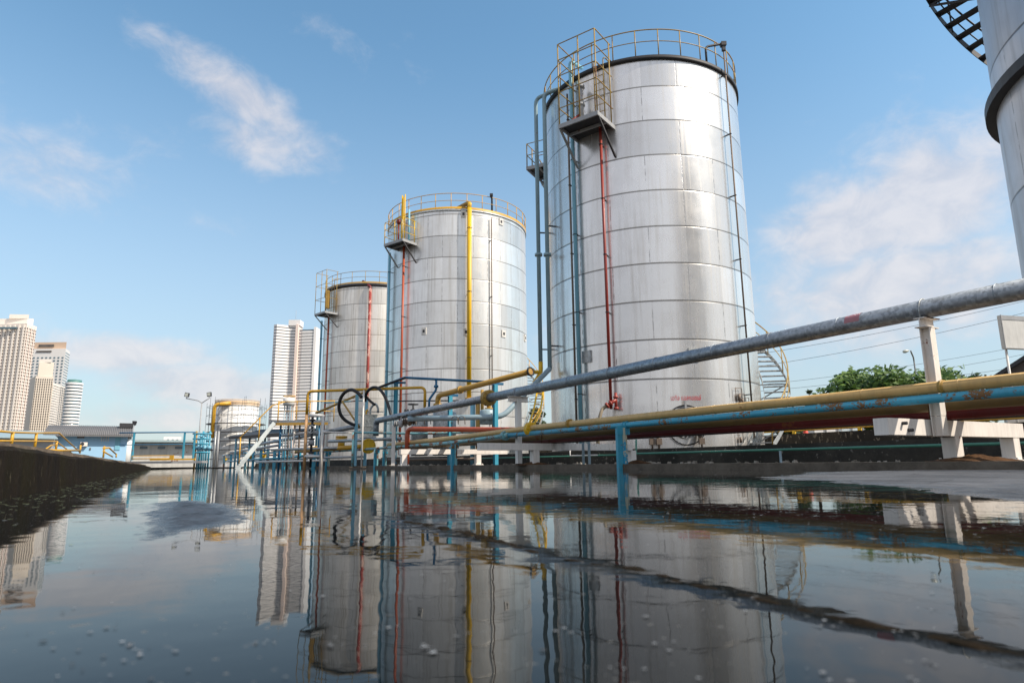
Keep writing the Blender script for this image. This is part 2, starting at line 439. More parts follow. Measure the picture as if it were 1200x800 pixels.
def slabmat(name, dry, wet, sc):
    # bare slab just out of the water: dark damp rim (by height over the water), pale dry grit, cracks and stains
    t = NT(name); P = t.pos(); s = t.n('ShaderNodeSeparateXYZ'); t.l(P, s.inputs[0])
    lo = t.noise(P, sc * .35, 6, .65); a = t.noise(P, sc * 2, 8, .7); f = t.noise(P, sc * 14, 4, .7)
    dz = t.math('ADD', s.outputs['Z'], t.math('MULTIPLY', t.math('SUBTRACT', a, .5), .006))
    damp = t.step(dz, .0008, .0042)
    c = t.mix(t.step(lo, .35, .65), wet, dry); c = t.mix(damp, wet, c)
    c = t.mix(t.math('MULTIPLY', t.step(a, .5, .7), .6), c, tuple(x * .5 for x in wet))
    c = t.mix(t.math('MULTIPLY', t.step(f, .58, .68), .7), c, tuple(x * 1.7 for x in dry))
    vo = t.n('ShaderNodeTexVoronoi', feature='DISTANCE_TO_EDGE'); vo.inputs['Scale'].default_value = sc * .25; t.l(P, vo.inputs['Vector'])
    cr = t.step(t.math('ADD', vo.outputs['Distance'], t.math('MULTIPLY', t.math('SUBTRACT', a, .5), .05)), .012, .0)
    c = t.mix(t.math('MULTIPLY', cr, .8), c, (.01, .009, .008))
    ro = t.mix(damp, (.22,) * 3, (.7,) * 3)
    t.set(Base_Color=c, Roughness=ro, Specular_IOR_Level=.3)
    t.bump(t.math('ADD', a, t.math('MULTIPLY', f, .6)), .7, .006)
    return t.m
M['slab'] = slabmat('bare_wet_slab', (.12, .125, .135), (.04, .042, .046), 4)
M['slabblue'] = slabmat('dark_wet_slab', (.06, .068, .085), (.02, .024, .03), 12)
M['water'] = watermat()
# ------------------------------------------------------------------ light and sky
SUN_AZ, SUN_EL = R_(113), R_(44)
w = bpy.data.worlds.new('World'); sc.world = w; w.use_nodes = True
nt = w.node_tree; N = nt.nodes; Lk = nt.links
bg = N['Background']; SKY_K = 0.15
bg.inputs['Strength'].default_value = SKY_K
sky = N.new('ShaderNodeTexSky'); sky.sky_type = 'NISHITA'; sky.sun_disc = False
sky.sun_elevation = SUN_EL; sky.sun_rotation = SUN_AZ; sky.air_density = 1.0; sky.dust_density = 0.7; sky.ozone_density = 1.0; sky.altitude = 0
tc = N.new('ShaderNodeTexCoord')
def wm(op, a, b=0.0, c=None):
    nd = N.new('ShaderNodeMath'); nd.operation = op
    for i, val in enumerate((a, b) if c is None else (a, b, c)):
        if isinstance(val, (int, float)): nd.inputs[i].default_value = val
        else: Lk.new(val, nd.inputs[i])
    return nd.outputs[0]
def wdot(vec):
    nd = N.new('ShaderNodeVectorMath'); nd.operation = 'DOT_PRODUCT'; Lk.new(tc.outputs['Generated'], nd.inputs[0]); nd.inputs[1].default_value = vec
    return nd.outputs['Value']
def wnoise(scale, detail, rough, sc3=(1, 1, 1), loc=(0, 0, 0), dist=0.0):
    mp = N.new('ShaderNodeMapping'); mp.inputs['Scale'].default_value = sc3; mp.inputs['Location'].default_value = loc
    Lk.new(tc.outputs['Generated'], mp.inputs['Vector'])
    nd = N.new('ShaderNodeTexNoise'); nd.inputs['Scale'].default_value = scale; nd.inputs['Detail'].default_value = detail; nd.inputs['Roughness'].default_value = rough
    nd.inputs['Distortion'].default_value = dist
    Lk.new(mp.outputs['Vector'], nd.inputs['Vector']); return nd.outputs['Fac']
def wrange(x, a, b, c=0.0, d=1.0, smooth=True):
    nd = N.new('ShaderNodeMapRange'); nd.interpolation_type = 'SMOOTHSTEP' if smooth else 'LINEAR'; Lk.new(x, nd.inputs[0])
    nd.inputs[1].default_value = a; nd.inputs[2].default_value = b; nd.inputs[3].default_value = c; nd.inputs[4].default_value = d
    return nd.outputs[0]
# the clouds of that day: each a soft bank in a direction of the sky (px, py = bearing in the photograph), two half-axes, tilt, weight
CLOUDS = [(285, 110, 100, 30, 36, .78), (310, 165, 70, 30, 12, .6), (45, 195, 75, 45, 22, .55), (150, 160, 50, 26, 10, .35), (275, 262, 45, 15, 0, .3),
          (130, 415, 120, 26, 4, .75), (240, 450, 110, 30, 8, .8), (60, 400, 90, 20, 0, .5), (190, 490, 120, 20, 0, .55), (1100, 230, 110, 70, -30, 1.0), (1010, 265, 110, 55, -10, .9),
          (1080, 330, 170, 70, -8, .8), (960, 380, 120, 55, -5, .55), (960, 230, 60, 30, -5, .55), (340, 20, 70, 20, 20, .3), (640, 380, 40, 60, 0, .3)]
acc = None
for (px, py, a, b, tilt, wgt) in CLOUDS:
    c = ray(px, py).normalized(); e = (ray(px + 10 * math.cos(R_(tilt)), py + 10 * math.sin(R_(tilt))).normalized() - c).normalized()
    f = c.cross(e).normalized()
    ang = FPX / (c.dot(CF)) 
    sa, sb = a / ang, b / ang
    q = wm('ADD', wm('POWER', wm('ABSOLUTE', wm('DIVIDE', wdot(e), sa)), 2.0), wm('POWER', wm('ABSOLUTE', wm('DIVIDE', wm('SUBTRACT', wdot(f), 0.0), sb)), 2.0))
    g = wm('MULTIPLY', wm('POWER', 2.718, wm('MULTIPLY', q, -.7)), wgt)
    g = wm('MULTIPLY', g, wrange(wdot(c), .2, .5))
    acc = g if acc is None else wm('MAXIMUM', acc, g)
back = wm('MULTIPLY', wrange(wdot((0, 1, 0)), .3, -.2), .95)      # unseen cloud added behind the camera, for neutral white light on the tanks
acc = wm('MAXIMUM', acc, back)
n1 = wnoise(5.5, 9, .6, (1, 1, 1.5), (3.1, 1.2, .4), .3); n2 = wnoise(17, 8, .6, (1, 1, 1.4), (.3, 5, 2), .4)
nz = wm('ADD', wm('MULTIPLY', n1, .6), wm('MULTIPLY', n2, .4))
dens = wm('ADD', wm('MULTIPLY', acc, 1.0), wm('MULTIPLY', wm('SUBTRACT', nz, .5), 1.8))
dens = wm('MULTIPLY', wrange(dens, .2, .82), .72)
veil = wm('MULTIPLY', wrange(wdot((0, 0, 1)), .62, -.08), .84)     # low haze towards the horizon
def wmix(fac, a, b):
    nd = N.new('ShaderNodeMix'); nd.data_type = 'RGBA'
    for sock, val in ((nd.inputs[0], fac), (nd.inputs[6], a), (nd.inputs[7], b)):
        if isinstance(val, tuple): sock.default_value = (*val, 1)
        else: Lk.new(val, sock)
    return nd.outputs[2]
K = .64 / SKY_K
tint = N.new('ShaderNodeMix'); tint.data_type = 'RGBA'; tint.blend_type = 'MULTIPLY'; tint.inputs[0].default_value = 1
Lk.new(sky.outputs['Color'], tint.inputs[6]); tint.inputs[7].default_value = (.66, .87, .85, 1)
skyc = wmix(veil, tint.outputs[2], (.50 * K, .525 * K, .585 * K))
shade = wmix(wrange(n2, .3, .7), (.60 * K, .60 * K, .66 * K), (.80 * K, .75 * K, .75 * K))
skyc = wmix(dens, skyc, shade)
Lk.new(skyc, bg.inputs['Color'])
sd = bpy.data.lights.new('sun', 'SUN'); so = bpy.data.objects.new('sun', sd); col.objects.link(so)
sd.energy = 3.3; sd.angle = R_(.53); sd.color = (1, .89, .76)
sdir = V((math.sin(SUN_AZ) * math.cos(SUN_EL), math.cos(SUN_AZ) * math.cos(SUN_EL), math.sin(SUN_EL)))
so.rotation_euler = sdir.to_track_quat('Z', 'Y').to_euler()
so.location = (40, -20, 60)
sc.view_settings.view_transform = 'Standard'; sc.view_settings.look = 'None'; sc.view_settings.exposure = 0.78; sc.view_settings.gamma = 1
sc.view_settings.use_curve_mapping = False

# ------------------------------------------------------------------ ground, basin and ledges
def sheet(name, pts, mat, z, cat='ground'):
    b = MB(); b.add([V((p[0], p[1], z)) for p in pts], [tuple(range(len(pts)))])
    if (b.v[1] - b.v[0]).cross(b.v[2] - b.v[1]).z < 0: b.f[0].reverse()
    return b.build(name, mat, kind='structure')
BASIN_S = 62.0
KD = V((-.4726, .8813, 0)); K0 = V((-2.17, 2.77, 0))
K1 = K0 + KD * 46.5; KB = K0 - KD * 16
sheet('ground', [(-4000, -4000), (4000, -4000), (4000, 5000), (-4000, 5000)], M['ground'], -.06)
W1 = L(8.3, BASIN_S)
sheet('water', [KB, L(8.3, -22), W1, K1 + V((-2, 8, 0)), K1], M['water'], 0.0)
KN = V((-.8813, -.4726, 0))
# left yard behind the kerb, far yard, right yard
sheet('yard', [KB + KN * .3, K1 + KN * .3, K1 + V((-60, 160, 0)), KB + KN * 150 + V((-60, 0, 0)), KB + KN * 150], M['ground'], .12)
sheet('far_yard', [K1 + V((-2, 8.3, 0)), W1, L(8.3, 260), K1 + V((-60, 160, 0))], M['ground'], .06)
sheet('right_yard', [L(9.25, -40), L(9.25, 150), L(70, 150), L(70, -40)], M['ground'], .05)
b = MB(); ax = (VX, UX, Z)
b.box(L(8.75, 55, -.02), (1.0, 160, .24), ax); b.build('ledge', M['ledge'], kind='structure')
b = MB(); b.box(L(18.6, 48, .2), (10.6, 100, .64), ax); b.build('plinth', M['plinth'], kind='structure')
# mossy kerb wall, uneven top edge
b = MB(); n = 140; vs = []
for i in range(n + 1):
    t = -12 + (58.5) * (i / n) ** 1.6
    p = K0 + KD * t
    h = .228 - .06 * max(0, min(1, (t - 24) / 22)) + random.uniform(-.006, .006) + .008 * math.sin(t * 1.7)
    vs += [p + Z * -.05, p + KN * .01 + Z * (h - .02), p + KN * .03 + Z * h, p + KN * .3 + Z * (h + .003), p + KN * .32 + Z * -.05]
b.v = vs
for i in range(n):
    for k in range(4):
        a = i * 5 + k; b.f.append([a, a + 5, a + 6, a + 1]); b.sm.append(False)
b.f += [[0, 1, 2, 3, 4], [n * 5 + j for j in (4, 3, 2, 1, 0)]]; b.sm += [False, False]
kerb = b.build('kerb_wall', M['mossconc'], label='low black mossy concrete kerb wall along the left side of the flooded basin', cat='kerb wall', origin=K0)
b = MB()
for i in range(60):
    if i > 47: break
    t = -4 + 50 * (i / 60) ** 1.5; t2 = -4 + 50 * ((i + .9) / 60) ** 1.5
    p = K0 + KD * t; q = K0 + KD * t2; b.bar(p + KN * random.uniform(.08, .1) + Z * .236, q + KN * random.uniform(.08, .1) + Z * .236, random.uniform(.09, .13), .03)
b.build('capping', M['kerbtop'], parent=kerb)
p = PV(117, 537, PZ(117, 560, 0).dot(VX) + .05)
# submerged bed and shallow slab patches
def inpoly(p, poly):
    c = False; n = len(poly); dm = 1e9
    for i in range(n):
        a, q = poly[i], poly[(i + 1) % n]
        if (a.y > p.y) != (q.y > p.y) and p.x < (q.x - a.x) * (p.y - a.y) / (q.y - a.y) + a.x: c = not c
        d = q - a; t = max(0, min(1, (p - a).dot(d) / d.length_squared)); dm = min(dm, (p - a - d * t).length)
    return dm if c else -dm
from mathutils import noise as mn
def patch(name, pix, nx, ny, soft, amp, mat, hgt, seed):
    poly = [PZ(x, y, 0).xy.to_3d() for x, y in pix]
    x0 = min(p.x for p in poly); x1 = max(p.x for p in poly); y0 = min(p.y for p in poly); y1 = max(p.y for p in poly)
    mx, my = (x1 - x0) * .1, (y1 - y0) * .1; x0 -= mx; x1 += mx; y0 -= my; y1 += my
    b = MB(); keep = {}
    P = {}
    for j in range(ny + 1):
        for i in range(nx + 1):
            p = V((x0 + (x1 - x0) * i / nx, y0 + (y1 - y0) * (j / ny) ** 1.4, 0))
            d = inpoly(p, poly)
            f = mn.fractal(V((p.x * 3.2 + seed, p.y * 3.2, 0)), 1, 2, 5) + .5 * mn.noise(V((p.x * 38, p.y * 38, seed))) 
            z = hgt * max(-1.5, min(1, d / soft + f * (.55 if seed == 3 else .3))) + amp * mn.noise(V((p.x * 60, p.y * 60, seed)))
            P[i, j] = len(b.v); b.v.append(p + Z * z)
    for j in range(ny):
        for i in range(nx):
            q = [P[i, j], P[i + 1, j], P[i + 1, j + 1], P[i, j + 1]]
            if max(b.v[k].z for k in q) > -.004: b.f.append(q); b.sm.append(True)
    return b.build(name, mat, kind='structure')
patch('pavement', [(895, 560), (960, 553), (1100, 550), (1260, 549), (1260, 592), (1090, 573.5), (1000, 566)], 150, 130, .35, .0009, M['slab'], .006, 3)
patch('pavement', [(169, 633), (172, 610), (186, 589), (225, 586), (262, 590), (286, 603), (284, 612), (262, 616), (230, 621), (195, 630)], 110, 90, .07, .0022, M['slabblue'], .003, 9)
def ridge(pix, width, h, seed):
    pts = []
    for (a, c) in zip(pix[:-1], pix[1:]):
        A, C = PZ(*a, 0), PZ(*c, 0)
        k = max(4, int((C - A).length / .012))
        pts += [A.lerp(C, t / k) for t in range(k)]
    b = MB(); m = 12
    for i, p in enumerate(pts):
        q = pts[min(i + 1, len(pts) - 1)] - pts[max(i - 1, 0)]; nr = V((-q.y, q.x, 0)).normalized()
        sz = width * (.55 + .45 * min(1.6, p.length)) 
        off = .5 * sz * mn.noise(V((i * .11, seed, 0)))
        for k in range(m + 1):
            u = k / m * 2 - 1; pp = p + nr * (u * sz + off)
            z = h * ((1 - u * u) * (1.1 + .9 * mn.noise(V((i * .035, 7.7, seed)))) - 1.05 + 1.9 * mn.fractal(V((pp.x * 30, pp.y * 30, seed)), 1, 2, 4))
            b.v.append(pp + Z * z)
    for i in range(len(pts) - 1):
        for k in range(m):
            q = [i * (m + 1) + k, i * (m + 1) + k + 1, (i + 1) * (m + 1) + k + 1, (i + 1) * (m + 1) + k]
            if max(b.v[j].z for j in q) > -.002: b.f.append(q); b.sm.append(True)
    return b
b = ridge([(476, 611), (547, 624), (647, 652), (733, 664), (800, 681), (867, 697), (933, 711), (1000, 729), (1083, 744), (1133, 753), (1215, 772), (1330, 800)], .013, .0022, 2)
b.build('sediment', M['sediment'], kind='stuff', label='broken line of black sediment breaking the water surface', cat='sediment')
def flecks(name, spots, mat, label, cat):
    b = MB()
    for (p, r) in spots:
        n = 11; a0 = random.random() * 6.28; e = random.uniform(.35, 1)
        vs = [p + V((math.cos(a0 + 6.283 * k / n) * r * random.uniform(.45, 1.15), math.sin(a0 + 6.283 * k / n) * r * e * random.uniform(.45, 1.15), .0012)) for k in range(n)]
        b.add(vs + [p + Z * .0015], [(k, (k + 1) % n, n) for k in range(n)], True)
    return b.build(name, mat, kind='stuff', label=label, cat=cat)
sp = []
for i in range(110):                       # near pieces, sparse
    px, py = random.uniform(-20, 1220), 600 + 205 * random.random() ** .8
    sp.append((PZ(px, py, 0), random.choice([.0012, .0015, .002, .003]) * random.uniform(.6, 1.3)))
for (px, py) in [(152, 757), (170, 765), (445, 737), (667, 741), (720, 786), (780, 757), (860, 704), (970, 735), (1060, 741), (380, 757), (310, 752), (130, 735), (345, 707), (365, 700), (505, 760), (960, 790), (1080, 775)]:
    p0 = PZ(px, py, 0); k0 = p0.length / .3
    for j in range(random.randint(3, 7)): sp.append((p0 + V((random.gauss(0, .0035), random.gauss(0, .004), 0)) * k0, k0 * random.uniform(.0005, .0016)))
for i in range(330):                       # drift line
    px = random.uniform(640, 1230); py = 574 + (px - 640) * .035 + abs(random.gauss(0, 1)) * 14
    p = PZ(px, py, 0); sp.append((p, p.length * random.uniform(.0008, .003)))
for i in range(500):                       # fine grit everywhere
    px, py = random.uniform(150, 1220), 560 + 150 * random.random() ** 1.4
    p = PZ(px, py, 0); sp.append((p, p.length * random.uniform(.0004, .0013)))
for i in range(160):
    px = random.uniform(380, 900); py = 551 + abs(random.gauss(0, 1)) * 12
    p = PZ(px, py, 0); sp.append((p, p.length * random.uniform(.0008, .0022)))
flecks('foam', sp, M['foam'], 'scattered pale foam flecks and bits drifting on the dark water', 'foam')
sp = []
for i in range(1500):
    t = random.random() ** 1.6 * 40 + random.uniform(-1, 1); o = abs(random.gauss(0, 1)) * (.22 + .05 * t)
    p = K0 + KD * (t - 1.2) - KN * (o + .02); p.z = 0
    if p.y < .8: continue
    sp.append((p, (.004 + .0015 * p.length) * random.uniform(.4, 1.5)))
flecks('algae', sp, M['algae'], 'greenish algae scum floating beside the black kerb wall', 'algae')
# ------------------------------------------------------------------ the four storage tanks
PZTOP = .52
def azp(c, r, az, z):                      # point at compass bearing az (degrees, 0 = ahead, clockwise) round a tank
    a = R_(az); return V((c.x + r * math.sin(a), c.y + r * math.cos(a), z))
def bear(c, p):
    return math.degrees(math.atan2(p.x - c.x, p.y - c.y))
def shell(t, c, R, top, mat):
    b = MB(); n = 160
    prof = [(R, PZTOP), (R, PZTOP + 3), (R, PZTOP + 7), (R, PZTOP + 11), (R, top)]
    vs = []
    for (r, z) in prof:
        for k in range(n + 1):
            a = 2 * math.pi * k / n + math.pi / 2 + .0
            vs.append(V((c.x + r * math.cos(a), c.y + r * math.sin(a), z)))
    fs = []
    for i in range(len(prof) - 1):
        for k in range(n):
            fs.append((i * (n + 1) + k, i * (n + 1) + k + 1, (i + 1) * (n + 1) + k + 1, (i + 1) * (n + 1) + k))
    b.add(vs, fs, True)
    o = b.build('shell', mat, t)
    me = o.data; ul = me.uv_layers.new(name='UVMap')
    for p in me.polygons:
        for li, vi in zip(p.loop_indices, p.vertices):
            ul.data[li].uv = (R * 2 * math.pi * (vi % (n + 1)) / n, prof[vi // (n + 1)][1])
    b = MB(); b.lathe(V((c.x, c.y, 0)), [(R + .02, top - .01), (R * .6, top + .35), (.02, top + .6)], 72); b.build('roof', M['roof_metal'], t)
    b = MB(); b.lathe(V((c.x, c.y, 0)), [(R + .1, PZTOP), (R + .1, PZTOP + .06), (R, PZTOP + .06)], 96, smooth=False); b.build('base_ring', M['ledge'], t)
    return o
def rim(t, c, R, top, mat, h=.16, out=.09):
    b = MB(); b.lathe(V((c.x, c.y, 0)), [(R + .004, top - h), (R + out, top - h + .02), (R + out, top + .05), (R - .2, top + .06)], 128)
    b.build('rim', mat, t)
def guardrail(t, c, R, top, mat, step, gap=None, h=1.1, toe=None):
    g = MB(); n = 120
    def arc(z, r, rad):
        a0, a1 = (0, 360) if gap is None else (gap[1], gap[0] + 360)
        pts = [azp(c, r, a0 + (a1 - a0) * k / n, z) for k in range(n + 1)]
        g.tube(pts, rad, 6)
    arc(top + h, R, .024); arc(top + h * .55, R, .018)
    o = g.build('guard_rail', mat, t)
    a = 0 if gap is None else gap[1]; end = 360 if gap is None else gap[0] + 360
    while a < end - .1:
        MB().cyl(azp(c, R, a, top), azp(c, R, a, top + h), .022, 6).build('post', mat, o); a += step
    if toe:
        b = MB(); b.lathe(V((c.x, c.y, 0)), [(R + .03, top + .02), (R + .035, top + .16), (R + .01, top + .165)], 128); b.build('toe_board', toe, t)
def platform(t, c, R, az, z, w, d, mat, levels, toprise, ladder=True):
    a = R_(az); n = V((math.sin(a), math.cos(a), 0)); tx = V((-n.y, n.x, 0))   # outward, sideways
    C0 = V((c.x, c.y, 0)) + n * R
    def Q(o, s, zz): return C0 + n * o + tx * s + Z * zz
    b = MB(); ax = (n, tx, Z)
    b.box(Q(d / 2 - .1, 0, z - .02), (d + .2, w, .05), ax)
    for s in (-w / 2, w / 2): b.box(Q(d / 2 - .1, s, z - .07), (d + .2, .06, .16), ax)
    b.box(Q(d, 0, z - .07), (.06, w + .06, .165), ax); b.box(Q(d * .45, 0, z - .12), (.07, w - .07, .1), ax)
    pf = b.build('platform', M['greypaint'], t)
    b = MB(); b.box(Q(d / 2 - .1, 0, z - .055), (d + .08, w - .08, .02), ax); b.build('shade_sheet', M['darksteel'], pf)  # dark sheet added under the platform to stand for the shade there
    for s in (-w / 2, w / 2):
        MB().bar(Q(d - .05, s, z - .15), Q(-.05, s, z - 1.25), .07, .07).build('brace', M['galvlight'] if s < 0 else M['darksteel'], pf)
    hs = [i * toprise / levels for i in range(1, levels + 1)]
    rl = MB()
    for h in hs:
        o0 = d * .0
        rl.tube([Q(o0, -w / 2, z + h), Q(d, -w / 2, z + h), Q(d, w / 2, z + h), Q(o0, w / 2, z + h)], .021, 6, bend=.06)
    r = rl.build('railing', mat, pf)
    for (o, s) in ((d, -w / 2), (d, w / 2), (d, .08), (d * .12, -w / 2), (d * .12, w / 2)):
        MB().cyl(Q(o, s, z), Q(o, s, z + toprise), .026, 6).build('post', mat, r)
    if ladder:
        b = MB()
        for s in (.18, .58): b.tube([Q(.22, s, z), Q(.22, s, z + toprise * .86), Q(-.35, s, z + toprise * .86)], .024, 6, bend=.25)
        k = z + .3
        while k < z + toprise * .8: b.cyl(Q(.22, .18, k), Q(.22, .58, k), .014, 6); k += .3
        b.build('ladder', mat, pf)
    return pf, Q
def drop(t, c, R, px, py, off, rad, mat, z0, z1, name='drop_pipe', top_in=True, brackets=4, label=None, dz=None):
    p = PC(px, py, c, R); az = bear(c, p)
    b = MB()
    pts = [azp(c, R + off, az, z0), azp(c, R + off, az, z1)]
    if top_in: pts.append(azp(c, R - .5, az, z1 + (dz or 0)))
    b.tube(pts, rad, 10, bend=rad * 2.5)
    o = b.build(name, mat, t, label=label)
    for k in range(brackets):
        zz = z0 + (z1 - z0) * (k + .6) / brackets
        q = MB(); q.bar(azp(c, R - .02, az, zz), azp(c, R + off + rad * 1.2, az, zz), .05, .035)
        q.torus(azp(c, R + off, az, zz), Z, rad + .012, .012, 14, 6)
        q.build('bracket', M['darksteel'], o)
    return az, o
def spiral(t, c, R, az0, az1, z0, z1, w, railmat, landing=True, treadmat=None, gap=.12, dark=False):
    sm = M['galvlight'] if not dark else M['darksteel']
    nt_ = int((z1 - z0) / .24)
    st = None
    for r in (R + gap + w, R + gap):
        s = MB(); ring = []
        for k in range(91):
            a, z = az0 + (az1 - az0) * k / 90, z0 + (z1 - z0) * k / 90
            ring += [azp(c, r - .008, a, z - .1), azp(c, r + .008, a, z - .1), azp(c, r + .008, a, z + .1), azp(c, r - .008, a, z + .1)]
        s.add(ring, [(4 * k + j, 4 * k + (j + 1) % 4, 4 * k + 4 + (j + 1) % 4, 4 * k + 4 + j) for k in range(90) for j in range(4)] + [(3, 2, 1, 0), (360, 361, 362, 363)])
        o = s.build('spiral_stair' if st is None else 'stringer', sm, t if st is None else st)
        st = st or o
    for i in range(nt_):
        f = (i + .5) / nt_; az = az0 + (az1 - az0) * f; zz = z0 + (z1 - z0) * f
        MB().bar(azp(c, R + gap + .01, az, zz), azp(c, R + gap + w - .01, az, zz), .24, .035).build('tread', sm, st)
        if i % 7 == 3:
            q = MB(); q.bar(azp(c, R, az, zz - .7), azp(c, R + gap + w, az, zz - .12), .05, .05); q.bar(azp(c, R, az, zz - .12), azp(c, R + gap + w, az, zz - .12), .05, .05); q.build('bracket', sm, st)
    r = MB()
    for h in (1.0, .55):
        r.tube([azp(c, R + gap + w, az0 + (az1 - az0) * k / 70, z0 + (z1 - z0) * k / 70 + h) for k in range(71)], .026 if h == 1 else .018, 6)
    r = r.build('handrail', railmat, st)
    for i in range(0, nt_ + 1, 4):
        f = i / nt_; az = az0 + (az1 - az0) * f; zz = z0 + (z1 - z0) * f
        MB().cyl(azp(c, R + gap + w, az, zz), azp(c, R + gap + w, az, zz + 1), .022, 6).build('post', railmat, r)
    return st
def bolts(mb, c, n, R, r, k, h=.05):
    n = V(n).normalized(); a = n.orthogonal().normalized(); q = n.cross(a)
    for i in range(k):
        p = c + (a * math.cos(6.2832 * i / k) + q * math.sin(6.2832 * i / k)) * R
        mb.cyl(p, p + n * h, r, 6)

def centre(az, D): return V((D * math.sin(R_(az)), D * math.cos(R_(az)), 0))
# ---- nearest of the three in the row
c1, R1, T1 = centre(12.25, 26.7), 4.1, 15.18
t1 = thing('storage_tank', 'largest silver storage tank, with a manhole and red lettering low on its front', 'storage tank', (c1.x, c1.y, PZTOP), 'silver storage tanks in a row')
shell(t1, c1, R1, T1, M['clad1']); rim(t1, c1, R1, T1, M['rim_black'], .13, .08)
guardrail(t1, c1, R1 + .02, T1 + .05, M['railyel'], 12)
pp = PC(697, 158, c1, R1); az = bear(c1, pp)
pf, Q1 = platform(t1, c1, R1, az, pp.z + .12, 1.6, 1.25, M['railyel'], 5, 3.35)
# instruments on the platform
b = MB(); b.cyl(Q1(.35, -.35, pp.z + .5), Q1(.35, -.35, pp.z + 1.9), .1, 12); b.cyl(Q1(.35, -.35, pp.z + 1.9), Q1(.35, -.35, pp.z + 2.0), .16, 12); b.cyl(Q1(.35, -.35, pp.z + 1.15), Q1(.35, -.35, pp.z + 1.25), .15, 12)
b.build('valve', M['greypaint'], pf)
b = MB(); b.tube([Q1(.3, -.35, pp.z + .9), Q1(.6, -.7, pp.z + .5), Q1(.32, -.62, pp.z + .1)], .05, 8, bend=.1); b.build('pipe_elbow', M['red'], pf)
drop(t1, c1, R1, 713, 320, .24, .055, M['red'], 1.95, pp.z + .25, top_in=False, brackets=5, label='thin red drop pipe under the top platform')
drop(t1, c1, R1, 680, 330, .2, .075, M['skyblue'], .75, T1 + .7, brackets=5, label='light blue drop pipe')
drop(t1, c1, R1, 674.5, 330, .16, .04, M['conduit'], .75, T1 - .6, top_in=False, brackets=5, label='thin brown conduit')
azc, o = drop(t1, c1, R1, 859, 270, .2, .032, M['conduit'], .95, T1 + .75, top_in=False, brackets=6, label='thin grey conduit up the right side')
b = MB(); q0 = azp(c1, R1 + .2, azc, T1 + .75); q1 = azp(c1, R1 - .1, azc + 10, T1 + .1)
b.tube([q1, q1 + Z * .75, q0 + Z * .35 + V((0, 0, 0)), q0 + Z * .3], .045, 8, bend=.15); b.box(q0 + Z * .32, (.2, .2, .16)); b.box(q0 + Z * .14, (.12, .14, .2))
b.build('gooseneck', M['darksteel'], t1)
# junction gear low on the conduit
for (px, py, s) in ((870, 468, .16), (876, 471, .12), (866, 463, .2), (868, 513, .16)):
    p = PC(px, py, c1, R1 + .08); a = bear(c1, p)
    b = MB(); n_ = (p - c1); n_.z = 0; n_.normalize(); tn = V((-n_.y, n_.x, 0))
    b.tube([p - tn * s * .8 - Z * s, p - tn * s * .8 + Z * s * 1.3, p + tn * s * .8 + Z * s * 1.3, p + tn * s * .8 - Z * s], .014, 6); b.cyl(p - Z * s, p + Z * s * .2, s * .3, 8)
    b.build('sample_point', M['conduit'], t1)
# red valve at the foot of the red pipe and its hose
p = PC(714, 462, c1, R1 + .24); az = bear(c1, p); n_ = V((math.sin(R_(az)), math.cos(R_(az)), 0)); tn = V((n_.y, -n_.x, 0))
b = MB(); e = PC(722, 477, c1, R1 + .24); b.cyl(V((e.x, e.y, e.z - .08)), V((e.x, e.y, e.z)), .09, 12); b.cyl(V((e.x, e.y, e.z + .32)), V((e.x, e.y, e.z + .38)), .09, 12); b.cyl(V((e.x, e.y, e.z - .05)), V((e.x, e.y, e.z + .5)), .05, 10)
j = PC(722, 468, c1, R1 + .26); k2 = PC(713, 474, c1, R1 + .4)
b.tube([j, k2], .06, 8); dd = (k2 - j).normalized()
b.cyl(k2 - dd * .12, k2 - dd * .07, .11, 12); b.cyl(k2 + dd * .02, k2 + dd * .09, .11, 12)
va = b.build('valve', M['red'], t1, label='red flanged valve at the pipe foot')
k3 = PC(704, 484, c1, R1 + .6); k4 = PC(700, 500, c1, R1 + .7)
b = MB(); b.tube([k2 + dd * .09, k2 + dd * .25, k3, k4, V((k4.x, k4.y, .6))], .06, 10, bend=.5); b.build('hose', M['hose_tan'], va)
# manhole
p = PC(803, 498, c1, R1); az = bear(c1, p); n_ = V((math.sin(R_(az)), math.cos(R_(az)), 0)); tn = V((n_.y, -n_.x, 0))
b = MB(); b.cyl(p - n_ * .1, p + n_ * .16, .37, 28); b.cyl(p + n_ * .16, p + n_ * .2, .45, 28); mh = b.build('manhole', M['galvlight'], t1)
b = MB(); bolts(b, p + n_ * .2, n_, .39, .035, 20, .05); b.build('bolts', M['darksteel'], mh)
b = MB(); b.torus(p + n_ * .14, n_, .66, .022, 48, 8); b.build('ring', M['rim_black'], mh)
b = MB(); b.bar(p + n_ * .14 + Z * .45, p + n_ * .14 + Z * .82, .07, .1, n_); b.cyl(p + n_ * .1 + Z * .6 - tn * .2, p + n_ * .1 + Z * .6 + tn * .2, .045, 8); b.build('davit', M['greypaint'], mh)
for (px, py) in ((688, 418), (813, 415)):            # little inspection boxes on the cladding
    p2 = PC(px, py, c1, R1); a2 = bear(c1, p2); n2_ = V((math.sin(R_(a2)), math.cos(R_(a2)), 0)); t2_ = V((n2_.y, -n2_.x, 0))
    b = MB(); b.box(p2 + n2_ * .01, (.4, .09, .44), (t2_, n2_, Z)); b.build('inspection_cover', M['galvlight'], t1)
